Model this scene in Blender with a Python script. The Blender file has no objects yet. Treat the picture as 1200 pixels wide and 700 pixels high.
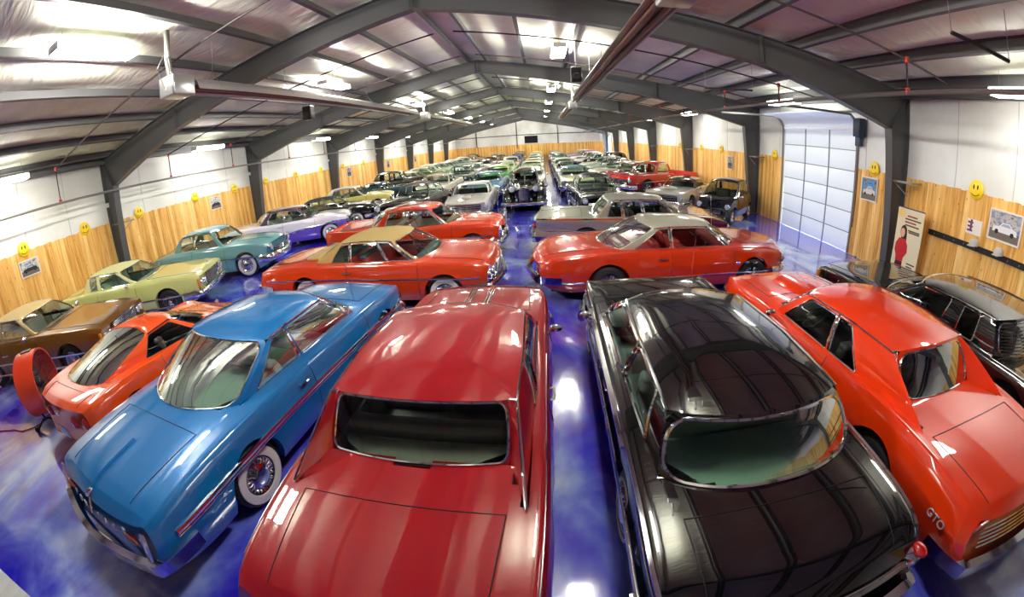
import bpy, math, random
import numpy as np
from mathutils import Matrix, Vector
random.seed(7)
PI = math.pi
scene = bpy.context.scene
COL = scene.collection
LAMP = 22; SIDEL = 240; LAMPO = 16; EXPO = 0.88

# ------------------------------------------------------------------ mesh helpers
class MB:
    def __init__(s): s.v = []; s.f = []; s.m = []
    def add(s, vs, fs, m=0):
        o = len(s.v); s.v += [tuple(map(float, p)) for p in vs]
        s.f += [tuple(i + o for i in f) for f in fs]; s.m += [m] * len(fs)
    def grid(s, rows, m=0, cu=False, cv=False, flip=False):
        n = len(rows); k = len(rows[0]); vs = [p for r in rows for p in r]; fs = []
        for i in range(n if cv else n - 1):
            for j in range(k if cu else k - 1):
                a = i * k + j; b = i * k + (j + 1) % k; c = ((i + 1) % n) * k + (j + 1) % k; d = ((i + 1) % n) * k + j
                fs.append((a, d, c, b) if flip else (a, b, c, d))
        s.add(vs, fs, m)
    def box(s, c, d, m=0, rz=0):
        x, y, z = d[0] / 2, d[1] / 2, d[2] / 2; cr, sr = math.cos(rz), math.sin(rz); vs = []
        for a in (-x, x):
            for b in (-y, y):
                for e in (-z, z): vs.append((c[0] + a * cr - b * sr, c[1] + a * sr + b * cr, c[2] + e))
        s.add(vs, [(0, 1, 3, 2), (4, 6, 7, 5), (0, 4, 5, 1), (2, 3, 7, 6), (0, 2, 6, 4), (1, 5, 7, 3)], m)
    def rbox(s, c, d, r=.03, m=0, rz=0, tilt=0):
        # rounded box: stacked rounded rectangles
        x, y, z = d[0] / 2, d[1] / 2, d[2] / 2; r = min(r, x * .95, y * .95, z * .95); rows = []
        lv = [(-z, r * .8), (-z + r * .3, r * .3), (-z + r, 0), (z - r, 0), (z - r * .3, r * .3), (z, r * .8)]
        cr, sr = math.cos(rz), math.sin(rz)
        for zz, ins in lv:
            row = []
            for q, (sx, sy) in enumerate(((1, 1), (-1, 1), (-1, -1), (1, -1))):
                for k in range(4):
                    a = (q + k / 3) * PI / 2; px = sx * (x - r) + (r - ins) * math.cos(a); py = sy * (y - r) + (r - ins) * math.sin(a)
                    px += tilt * zz
                    row.append((c[0] + px * cr - py * sr, c[1] + px * sr + py * cr, c[2] + zz))
            rows.append(row)
        s.grid(rows, m, cu=True)
        o = len(s.v); k = len(rows[0])
        s.f.append(tuple(o - k + i for i in range(k))); s.m.append(m)
        s.f.append(tuple(o - 6 * k + k - 1 - i for i in range(k))); s.m.append(m)
    def sweep(s, path, prof, m=0, up=(0, 0, 1), closed=False, cap=True):
        # prof: list of (side, up) offsets
        P = [Vector(p) for p in path]; n = len(P); rows = []; up = Vector(up)
        for i in range(n):
            a = P[i - 1] if (i > 0 or closed) else P[i]; b = P[(i + 1) % n] if (i < n - 1 or closed) else P[i]
            t = (b - a); t = t.normalized() if t.length > 1e-9 else Vector((1, 0, 0))
            u = up - t * up.dot(t)
            if u.length < 1e-3: u = Vector((1, 0, 0)) - t * t.x
            u.normalize(); sd = t.cross(u)
            rows.append([tuple(P[i] + sd * q[0] + u * q[1]) for q in prof])
        o = len(s.v); k = len(prof); s.grid(rows, m, cu=True, cv=closed)
        if cap and not closed:
            s.f.append(tuple(o + k - 1 - i for i in range(k))); s.m.append(m)
            s.f.append(tuple(o + (n - 1) * k + i for i in range(k))); s.m.append(m)
    def tube(s, path, r, m=0, k=6, closed=False):
        s.sweep(path, [(r * math.cos(2 * PI * i / k), r * math.sin(2 * PI * i / k)) for i in range(k)], m, closed=closed)
    def lathe(s, prof, n=24, axis='z', c=(0, 0, 0), m=0, closed=False):
        rows = []
        for i in range(n):
            a = 2 * PI * i / n; row = []
            for r, h in prof:
                p = (r * math.cos(a), r * math.sin(a), h)
                if axis == 'y': p = (p[0], p[2], -p[1])
                if axis == 'x': p = (p[2], p[0], p[1])
                row.append((p[0] + c[0], p[1] + c[1], p[2] + c[2]))
            rows.append(row)
        s.grid(rows, m, cv=True, cu=closed)
    def ell(s, c, d, m=0, n=14, k=9):
        prof = [(max(1e-4, math.sin(PI * j / k)), -math.cos(PI * j / k)) for j in range(k + 1)]
        o = len(s.v); s.lathe(prof, n, 'z', (0, 0, 0), m)
        for i in range(o, len(s.v)):
            p = s.v[i]; s.v[i] = (c[0] + p[0] * d[0], c[1] + p[1] * d[1], c[2] + p[2] * d[2])
    def mesh(s, name, mats, ang=38, weld=0):
        me = bpy.data.meshes.new(name); me.from_pydata(s.v, [], s.f)
        me.polygons.foreach_set('material_index', s.m)
        for m in mats: me.materials.append(m)
        if weld:
            import bmesh
            b = bmesh.new(); b.from_mesh(me); bmesh.ops.remove_doubles(b, verts=b.verts, dist=weld)
            bmesh.ops.recalc_face_normals(b, faces=b.faces); b.to_mesh(me); b.free()
        me.polygons.foreach_set('use_smooth', [True] * len(me.polygons))
        me.set_sharp_from_angle(angle=math.radians(ang))
        me.update(); return me
    def build(s, name, mats, parent=None, loc=(0, 0, 0), ang=38, weld=0):
        if not isinstance(mats, (list, tuple)): mats = [mats]
        return link(name, s.mesh(name, mats, ang, weld), parent, loc)

def link(name, data, parent=None, loc=(0, 0, 0), rz=0):
    o = bpy.data.objects.new(name, data); COL.objects.link(o); o.location = loc; o.rotation_euler = (0, 0, rz)
    if parent: o.parent = parent
    return o
def thing(name, label, cat, loc=(0, 0, 0), rz=0, group=None, data=None):
    o = link(name, data, None, loc, rz); return tag(o, label, cat, group)
def tag(o, label, cat, group=None):
    o['label'] = label; o['category'] = cat
    if group: o['group'] = group
    return o
def struct(o): o['kind'] = 'structure'; return o
def text_mesh(txt, size, ext=.004):
    cu = bpy.data.curves.new('lettering', 'FONT'); cu.body = txt; cu.size = size; cu.extrude = ext; cu.align_x = 'CENTER'; cu.align_y = 'CENTER'
    o = bpy.data.objects.new('lettering', cu); COL.objects.link(o); bpy.context.view_layer.update()
    me = bpy.data.meshes.new_from_object(o.evaluated_get(bpy.context.evaluated_depsgraph_get()))
    bpy.data.objects.remove(o); bpy.data.curves.remove(cu); me.name = 'lettering'; return me

# ------------------------------------------------------------------ materials
def srgb(h):
    h = h.lstrip('#'); c = [int(h[i:i + 2], 16) / 255 for i in (0, 2, 4)]
    return tuple(x / 12.92 if x <= .04045 else ((x + .055) / 1.055) ** 2.4 for x in c) + (1,)
MAT = {}
def mat(name, col=(.5, .5, .5, 1), rough=.5, metal=0, coat=0, emit=None, es=0, spec=.5):
    if name in MAT: return MAT[name]
    if isinstance(col, str): col = srgb(col)
    m = bpy.data.materials.new(name); m.use_nodes = True; b = m.node_tree.nodes['Principled BSDF']
    b.inputs['Base Color'].default_value = col; b.inputs['Roughness'].default_value = rough; b.inputs['Metallic'].default_value = metal
    b.inputs['Coat Weight'].default_value = coat; b.inputs['Coat Roughness'].default_value = .02; b.inputs['Specular IOR Level'].default_value = spec
    if emit: b.inputs['Emission Color'].default_value = srgb(emit) if isinstance(emit, str) else emit; b.inputs['Emission Strength'].default_value = es
    MAT[name] = m; return m
def nodes(m):
    nt = m.node_tree; return nt, nt.nodes, nt.links, nt.nodes['Principled BSDF']
def paint(hexc, metal=.0, rough=.28):
    n = 'paint_' + hexc.lstrip('#') + ('_metallic' if metal else '')
    if n in MAT: return MAT[n]
    m = mat(n, hexc, rough, metal, 1.0); nt, N, Lk, b = nodes(m); b.inputs['Coat IOR'].default_value = 1.85; b.inputs['Coat Roughness'].default_value = .015
    b.inputs['Specular IOR Level'].default_value = .15
    if metal:   # metal flake in the lacquer
        tc = N.new('ShaderNodeTexCoord'); nz = N.new('ShaderNodeTexNoise'); nz.inputs['Scale'].default_value = 700
        mp = N.new('ShaderNodeMapRange'); mp.inputs['To Min'].default_value = rough * .8; mp.inputs['To Max'].default_value = rough * 1.3
        Lk.new(tc.outputs['Object'], nz.inputs['Vector']); Lk.new(nz.outputs['Fac'], mp.inputs['Value']); Lk.new(mp.outputs[0], b.inputs['Roughness'])
    return m
def cloth(name, hexc, rough=.8, scale=220):
    if name in MAT: return MAT[name]
    m = mat(name, hexc, rough); nt, N, Lk, b = nodes(m)
    nz = N.new('ShaderNodeTexNoise'); nz.inputs['Scale'].default_value = scale; bp = N.new('ShaderNodeBump'); bp.inputs['Strength'].default_value = .25
    tc = N.new('ShaderNodeTexCoord'); Lk.new(tc.outputs['Object'], nz.inputs['Vector']); Lk.new(nz.outputs['Fac'], bp.inputs['Height']); Lk.new(bp.outputs[0], b.inputs['Normal'])
    return m
def glass(name, tint):
    if name in MAT: return MAT[name]
    m = bpy.data.materials.new(name); m.use_nodes = True; nt = m.node_tree; nt.nodes.clear(); N = nt.nodes; Lk = nt.links
    o = N.new('ShaderNodeOutputMaterial'); mx = N.new('ShaderNodeMixShader'); t = N.new('ShaderNodeBsdfTransparent'); g = N.new('ShaderNodeBsdfGlossy')
    t.inputs[0].default_value = tint; g.inputs['Roughness'].default_value = .01; g.inputs['Color'].default_value = (.95, 1, .97, 1)
    f = N.new('ShaderNodeFresnel'); f.inputs['IOR'].default_value = 1.5
    ad = N.new('ShaderNodeMath'); ad.operation = 'MULTIPLY'; ad.inputs[1].default_value = .6
    Lk.new(f.outputs[0], ad.inputs[0]); Lk.new(ad.outputs[0], mx.inputs[0]); Lk.new(t.outputs[0], mx.inputs[1]); Lk.new(g.outputs[0], mx.inputs[2]); Lk.new(mx.outputs[0], o.inputs[0])
    MAT[name] = m; return m
CHROME = mat('chrome', (.78, .79, .8, 1), .07, 1)
DCHROME = mat('brushed_chrome', (.55, .56, .57, 1), .2, 1)
RUBBER = mat('tyre_rubber', (.018, .018, .02, 1), .55)
WHITEWALL = mat('whitewall_rubber', (.78, .76, .68, 1), .5)
BLACKP = mat('black_trim', (.012, .012, .013, 1), .35)
UNDER = mat('underbody_black', (.01, .01, .011, 1), .8)
TAILRED = mat('tail_lens_red', (.5, .01, .012, 1), .08, 0, 1)
AMBER = mat('amber_lens', (.7, .22, .02, 1), .08, 0, 1)
LENS = mat('headlight_lens', (.75, .78, .78, 1), .05, .3, 1)
GLASS = glass('car_glass_clear', (.86, .93, .89, 1))
GLASSG = glass('car_glass_green', (.70, .86, .77, 1))
GLASSD = glass('car_glass_dark', (.03, .03, .03, 1))
GLASSS = glass('car_glass_smoke', (.62, .66, .58, 1))
SEAM = mat('panel_gap', (.01, .01, .012, 1), .7)
STEEL = mat('building_steel_grey', (.085, .087, .088, 1), .42)
STEEL2 = mat('purlin_grey', (.085, .083, .085, 1), .45)
PIPE = mat('pipe_black_iron', (.05, .035, .03, 1), .5)
PIPEG = mat('pipe_galvanised', (.30, .29, .27, 1), .35, .6)
REDFIT = mat('red_pipe_fitting', (.55, .03, .02, 1), .4)

# ------------------------------------------------------------------ curves
def H(keys):
    xs = np.array([k[0] for k in keys], float); ys = np.array([k[1] for k in keys], float)
    if len(xs) == 1: return lambda x: float(ys[0])
    h = np.diff(xs); d = np.diff(ys) / h; m = np.zeros(len(xs)); m[0] = d[0]; m[-1] = d[-1]
    for i in range(1, len(xs) - 1):
        if d[i - 1] * d[i] > 0:
            w1 = 2 * h[i] + h[i - 1]; w2 = h[i] + 2 * h[i - 1]; m[i] = (w1 + w2) / (w1 / d[i - 1] + w2 / d[i])
    def f(x):
        x = min(max(x, xs[0]), xs[-1]); i = min(int(np.searchsorted(xs, x, 'right')) - 1, len(xs) - 2); i = max(i, 0)
        t = (x - xs[i]) / h[i]; t2 = t * t; t3 = t2 * t
        return float((2 * t3 - 3 * t2 + 1) * ys[i] + (t3 - 2 * t2 + t) * h[i] * m[i] + (-2 * t3 + 3 * t2) * ys[i + 1] + (t3 - t2) * h[i] * m[i + 1])
    return f
def lerp(a, b, t): return tuple(x + (y - x) * t for x, y in zip(a, b))

# ------------------------------------------------------------------ wheels
WH = {}
def wheel_meshes(style, R=.345, w=.2):
    k = (style, R)
    if k in WH: return WH[k]
    t = MB(); rim = R * .60
    t.lathe([(rim, .07), (rim + .01, .09), (R * .82, .1), (R * .94, .085), (R, .06), (R, -.06), (R * .94, -.085), (R * .8, -.1), (rim, -.08), (.02, -.06)], 28, 'y')
    out = [('wheel', t.mesh('wheel', [RUBBER]))]
    def ring(name, r0, r1, y, m):
        b = MB(); b.lathe([(r0, y - .004), (r0 + .004, y + .004), ((r0 + r1) / 2, y + .009), (r1 - .004, y + .003), (r1, y - .006)], 28, 'y'); out.append((name, b.mesh(name, [m])))
    if style in ('ww', 'ww2'): ring('whitewall', rim + (.0 if style == 'ww' else .035), R * (.88 if style == 'ww' else .80), .098, WHITEWALL)
    b = MB()
    if style in ('ww', 'ww2', 'cap'):
        b.lathe([(rim, .075), (rim - .015, .098), (rim - .04, .082), (rim * .62, .09), (rim * .5, .115), (rim * .3, .125), (.0005, .13)], 28, 'y', m=0)
        for i in range(24):
            a = 2 * PI * i / 24; c, s = math.cos(a), math.sin(a)
            b.tube([(rim * .60 * c, .094, rim * .60 * s), (rim * .78 * c, .1, rim * .78 * s), (rim * .9 * c, .088, rim * .9 * s)], .007, 1, 4)
        out.append(('hubcap', b.mesh('hubcap', [CHROME, DCHROME])))
    else:
        n = {'mag': 5, 'spoke': 6, 'wire': 24, 'big': 8}[style]
        b.lathe([(rim + .004, .07), (rim, .1), (rim - .02, .1), (rim - .035, .06), (rim - .05, .03), (.0005, .03)], 28, 'y', m=1 if style != 'wire' else 0)
        b.lathe([(rim + .006, .085), (rim + .004, .104), (rim - .012, .104), (rim - .02, .085)], 28, 'y', m=0)
        for i in range(n):
            a = 2 * PI * i / n; c, s = math.cos(a), math.sin(a); q = .006 if style == 'wire' else .03
            for da in ((-.16, .16) if style == 'spoke' else (0,)):
                c2, s2 = math.cos(a + da), math.sin(a + da)
                b.sweep([(.04 * c, .085, .04 * s), (rim * .55 * c2, .082, rim * .55 * s2), ((rim - .015) * c2, .088, (rim - .015) * s2)], [(q, .0), (q * .6, .012), (-q * .6, .012), (-q, 0)], 0, up=(0, 1, 0))
        b.lathe([(.065, .07), (.06, .1), (.03, .115), (.0005, .118)], 16, 'y', m=0)
        out.append(('rim', b.mesh('rim', [CHROME, BLACKP])))
    WH[k] = out; return out

# ------------------------------------------------------------------ the car builder
SIDE0 = [(0, .90), (.14, .955), (.45, .995), (.62, 1.0), (.74, .985), (.9, .965), (1, .93)]
class Car:
    def __init__(s, p):
        s.p = p; s.L = p['L']; s.hw = p['hw']; s.w = H(p['w']); s.zb = H(p['zb']); s.zc = H(p['zc'])
        s.z0 = H(p.get('z0', [(0, .40), (.35, .27), (.8, .21), (s.L - .7, .21), (s.L - .25, .28), (s.L, .38)]))
        s.g = H(p.get('side', SIDE0)); s.q = p.get('q', 5); s.bf = p.get('bf', .16); s.br = p.get('br', .12)
        s.rf = p.get('rake_f', .1); s.rr = p.get('rake_r', -.08); s.xr = p['xr']; s.xf = p['xf']; s.R = p.get('R', .345); s.aR = p.get('aR', s.R + .06)
    def warp(s, x, y, z):
        a = max(0, min(1, 1 - x / .9)); b = max(0, min(1, 1 - (s.L - x) / .9)); yy = min(1, abs(y) / s.hw) ** 2
        return x + s.br * yy * a * a - s.bf * yy * b * b + s.rr * (z - .55) * a * a + s.rf * (z - .55) * b * b
    def topz(s, x, y):
        wb = s.g(1) * s.w(x); q = min(1, abs(y) / wb); return s.zc(x) + (s.zb(x) - s.zc(x)) * q ** s.q
    def arch(s, x):
        z = 0
        for xw, on in ((s.xr, not s.p.get('skirt')), (s.xf, True)):
            d = abs(x - xw)
            if on and d <= s.aR + 1e-6: z = max(z, s.R + math.sqrt(max(0, s.aR ** 2 - d * d)) * s.p.get('arch_h', 1.0))
        return z
    def sp(s, x, t, off=0, sgn=1):
        z0 = s.z0(x); z = z0 + (s.zb(x) - z0) * t; y = s.g(t) * s.w(x) + off
        return (s.warp(x, y, z) - s.L / 2, sgn * y, z)
    def tp(s, x, y, off=.0):
        z = s.topz(x, y) + off; return (s.warp(x, y, z) - s.L / 2, y, z)
    def body(s, poly):
        p = s.p; L = s.L; xs = set(np.round(np.linspace(0, L, 44), 4))
        for xw in (s.xr, s.xf):
            for i in range(15): xs.add(round(xw + s.aR * math.cos(PI * i / 14), 4))
            xs.add(round(xw - s.aR - .012, 4)); xs.add(round(xw + s.aR + .012, 4))
        for k in p['zb'] + p['zc'] + p['w']: xs.add(round(float(k[0]), 4))
        xs = sorted(x for x in xs if 0 <= x <= L); X = [xs[0]]
        for x in xs[1:]:
            if x - X[-1] > .009: X.append(x)
        tt = [0, .05, .13, .24, .36, .47, .56, .63, .70, .78, .86, .93, 1.0]
        qq = [.985, .95, .9, .84, .77, .68, .58, .45, .3, .15, 0]
        rows = []; info = []
        for x in X:
            z0 = s.z0(x); zb = s.zb(x); w = s.w(x); za = s.arch(x); t0 = max(0, (za - z0) / (zb - z0)) if za else 0
            half = []; lo = max(z0, za); half.append((s.g(max(t0, 0)) * w * .88, lo + .005, 0))
            for t in tt:
                t1 = t0 + (1 - t0) * t; half.append((s.g(t1) * w, z0 + (zb - z0) * t1, t1))
            wb = s.g(1) * w
            for q in qq:
                y = wb * q; half.append((y, s.zc(x) + (zb - s.zc(x)) * q ** s.q + (.006 if q > .9 else 0), 2))
            row = [(s.warp(x, y, z) - L / 2, y, z) for y, z, t in half]
            row += [(a, -b, c) for a, b, c in row[-2::-1]]
            rows.append(row); info.append([h[2] for h in half] + [h[2] for h in half[-2::-1]])
        b = MB(); k = len(rows[0]); b.v = [pt for r in rows for pt in r]; mf = p.get('matfn')
        for i in range(len(rows) - 1):
            for j in range(k - 1):
                f = (i * k + j, (i + 1) * k + j, (i + 1) * k + j + 1, i * k + j + 1)
                c = np.mean([b.v[q] for q in f], 0); t = (info[i][j] + info[i][j + 1]) / 2
                if t >= 1.9 and inside(c[0], abs(c[1]), poly): continue
                b.f.append(f); b.m.append(mf(c[0] + L / 2, t, c[2]) if mf else 0)
        for i, mi in ((0, p.get('cap_r', 0)), (len(rows) - 1, p.get('cap_f', 0))):
            for j in range(k // 2):
                f = (i * k + j, i * k + j + 1, i * k + k - 2 - j, i * k + k - 1 - j)
                if len(set(f)) < 4: f = (i * k + j, i * k + j + 1, i * k + k - 1 - j)
                b.f.append(f if i == 0 else f[::-1]); b.m.append(mi)
        return b

def inside(x, y, poly):
    c = False; n = len(poly)
    for i in range(n):
        x1, y1 = poly[i]; x2, y2 = poly[(i + 1) % n]
        if (y1 > y) != (y2 > y) and x < (x2 - x1) * (y - y1) / (y2 - y1) + x1: c = not c
    return c

def vadd(a, b, k=1): return (a[0] + b[0] * k, a[1] + b[1] * k, a[2] + b[2] * k)
class House:
    """cabin: windscreen, side panes, rear window, pillars and roof"""
    def __init__(s, car, g):
        s.car = car; s.g = g; L2 = car.L / 2; T = car.topz; e = -.012
        B = lambda x, y: (x - L2, y, T(x, y) + e)
        s.Ac = B(g['wsc'], 0); s.As = B(g['wss'], g['ybf']); s.Rc = B(g['rwc'], 0); s.Rs = B(g['rws'], g['ybr'])
        s.tAc = (g['wtc'] - L2, 0, g['ztf'] + g.get('cf', .03)); s.tAs = (g['wts'] - L2, g['ytf'], g['ztf'])
        s.tRc = (g['rtc'] - L2, 0, g['ztr'] + g.get('cr', .03)); s.tRs = (g['rts'] - L2, g['ytr'], g['ztr'])
        za = g.get('za', .02); sail = g.get('sail')
        bend = B(*sail[0]) if sail else s.Rs; tend = (sail[1][0] - L2, sail[1][1], sail[1][2]) if sail else s.tRs
        bps = g['side']; s.segs = []
        def bp(xb, xt):
            u = (g['wss'] - xb) / (g['wss'] - (bend[0] + L2)); y = s.As[1] + (bend[1] - s.As[1]) * u + g.get('plan', .02) * 4 * u * (1 - u)
            v = (g['wts'] - xt) / (g['wts'] - (tend[0] + L2)); yt = s.tAs[1] + (tend[1] - s.tAs[1]) * v + g.get('plan', .02) * 4 * v * (1 - v)
            return B(xb, y), (xt - L2, yt, s.tAs[2] + (tend[2] - s.tAs[2]) * v + za * 4 * v * (1 - v))
        bs = g.get('bs', .02); vA = g.get('bw', .03); vR = g.get('brw', .04)
        wA, wS, wE, wR = (vA, 0, vA * .4), (vA * .3, bs, 0), (-vR * .3, bs, 0), (-vR, 0, vR * .5)
        pw = g.get('wrap', 2.2)
        def curve(a, c, pwx):
            return lambda t: (a[0] + (c[0] - a[0]) * t ** pwx, a[1] + (c[1] - a[1]) * t, a[2] + (c[2] - a[2]) * t ** 2.5)
        s.ws = (curve(s.Ac, s.As, pw), curve(s.tAc, s.tAs, 2.2), lambda t: lerp(wA, wS, t ** 2))
        pts = [(s.As, s.tAs)]; kinds = []
        for it in bps:
            if isinstance(it, str): kinds.append(it)
            else: pts.append(bp(*it))
        pts.append((bend, tend)); n = len(pts) - 1
        bulg = [lerp(wS, wE if not sail else (0, bs, 0), i / n) for i in range(n + 1)]
        for i in range(n):
            (b0, t0), (b1, t1) = pts[i], pts[i + 1]; q0, q1 = bulg[i], bulg[i + 1]
            s.segs.append((kinds[i], (lambda b0, b1: lambda t: lerp(b0, b1, t))(b0, b1), (lambda t0, t1: lambda t: lerp(t0, t1, t))(t0, t1), (lambda q0, q1: lambda t: lerp(q0, q1, t))(q0, q1)))
        if sail:
            s.segs.append(('p', lambda t: lerp(bend, s.Rs, t), lambda t: lerp(tend, s.tRs, t), lambda t: lerp((0, bs, 0), wE, t)))
        c1, c2 = curve(s.Rc, s.Rs, g.get('wrapr', 2.2)), curve(s.tRc, s.tRs, 2.2)
        s.rw = (c1, c2, lambda t: lerp(wR, wE, t ** 2))
    def S(s, seg, t, v, sgn=1):
        b, tp, bu = seg; p = lerp(b(t), tp(t), v); p = vadd(p, bu(t), 4 * v * (1 - v)); return (p[0], p[1] * sgn, p[2])
    def Sw(s, seg):
        return lambda t, v: s.S(seg, abs(t), v, 1 if t >= 0 else -1)
    def baseline(s):
        P = [s.ws[0](i / 8) for i in range(9)]
        for k, b, t, q in s.segs: P += [b(i / 4) for i in range(1, 5)]
        P += [s.rw[0](1 - i / 8) for i in range(1, 9)]
        return P
    def topline(s):
        P = [s.ws[1](i / 8) for i in range(9)]
        for k, b, t, q in s.segs: P += [t(i / 4) for i in range(1, 5)]
        P += [s.rw[1](1 - i / 8) for i in range(1, 9)]
        return P

def pane(S, T0, T1, t0, t1, v0, v1, rt, rv, nt=8, nv=4, K=4):
    """rounded pane inside the patch T0..T1 x 0..1: (pane verts, faces, border, frame rows)"""
    inn = []; out = []
    mt = (T1 - t1, t0 - T0, t0 - T0, T1 - t1); mv = (1 - v1, 1 - v1, v0, v0)
    cs = ((t1 - rt, v1 - rv), (t0 + rt, v1 - rv), (t0 + rt, v0 + rv), (t1 - rt, v0 + rv)); m = 5
    for q in range(4):
        cx, cy = cs[q]
        for i in range(m + 1):
            a = (q + i / m) * PI / 2; c, d = math.cos(a), math.sin(a); h = max(abs(c), abs(d))
            inn.append((cx + rt * c, cy + rv * d)); out.append((cx + (rt + mt[q]) * c / h, cy + (rv + mv[q]) * d / h))
        nx = cs[(q + 1) % 4]; ne = nt if q % 2 == 0 else nv
        ia, oa = inn[-1], out[-1]; a = ((q + 1) % 4) * PI / 2 if False else (q + 1) * PI / 2; c, d = math.cos(a), math.sin(a)
        ib = (nx[0] + rt * c, nx[1] + rv * d); q2 = (q + 1) % 4; ob = (nx[0] + (rt + mt[q2]) * c, nx[1] + (rv + mv[q2]) * d)
        for i in range(1, ne): inn.append(lerp(ia, ib, i / ne)); out.append(lerp(oa, ob, i / ne))
    cx, cy = (t0 + t1) / 2, (v0 + v1) / 2; n = len(inn); vs = []; fs = []
    for k in range(K):
        f = 1 - k / K; vs += [S(cx + (a - cx) * f, cy + (b - cy) * f) for a, b in inn]
    vs.append(S(cx, cy))
    for k in range(K - 1):
        for i in range(n): fs.append((k * n + i, k * n + (i + 1) % n, (k + 1) * n + (i + 1) % n, (k + 1) * n + i))
    for i in range(n): fs.append(((K - 1) * n + i, (K - 1) * n + (i + 1) % n, K * n))
    return vs, fs, [S(a, b) for a, b in inn], [S(*(lerp(a, b, .5))) for a, b in zip(inn, out)], [S(a, b) for a, b in out]

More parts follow.
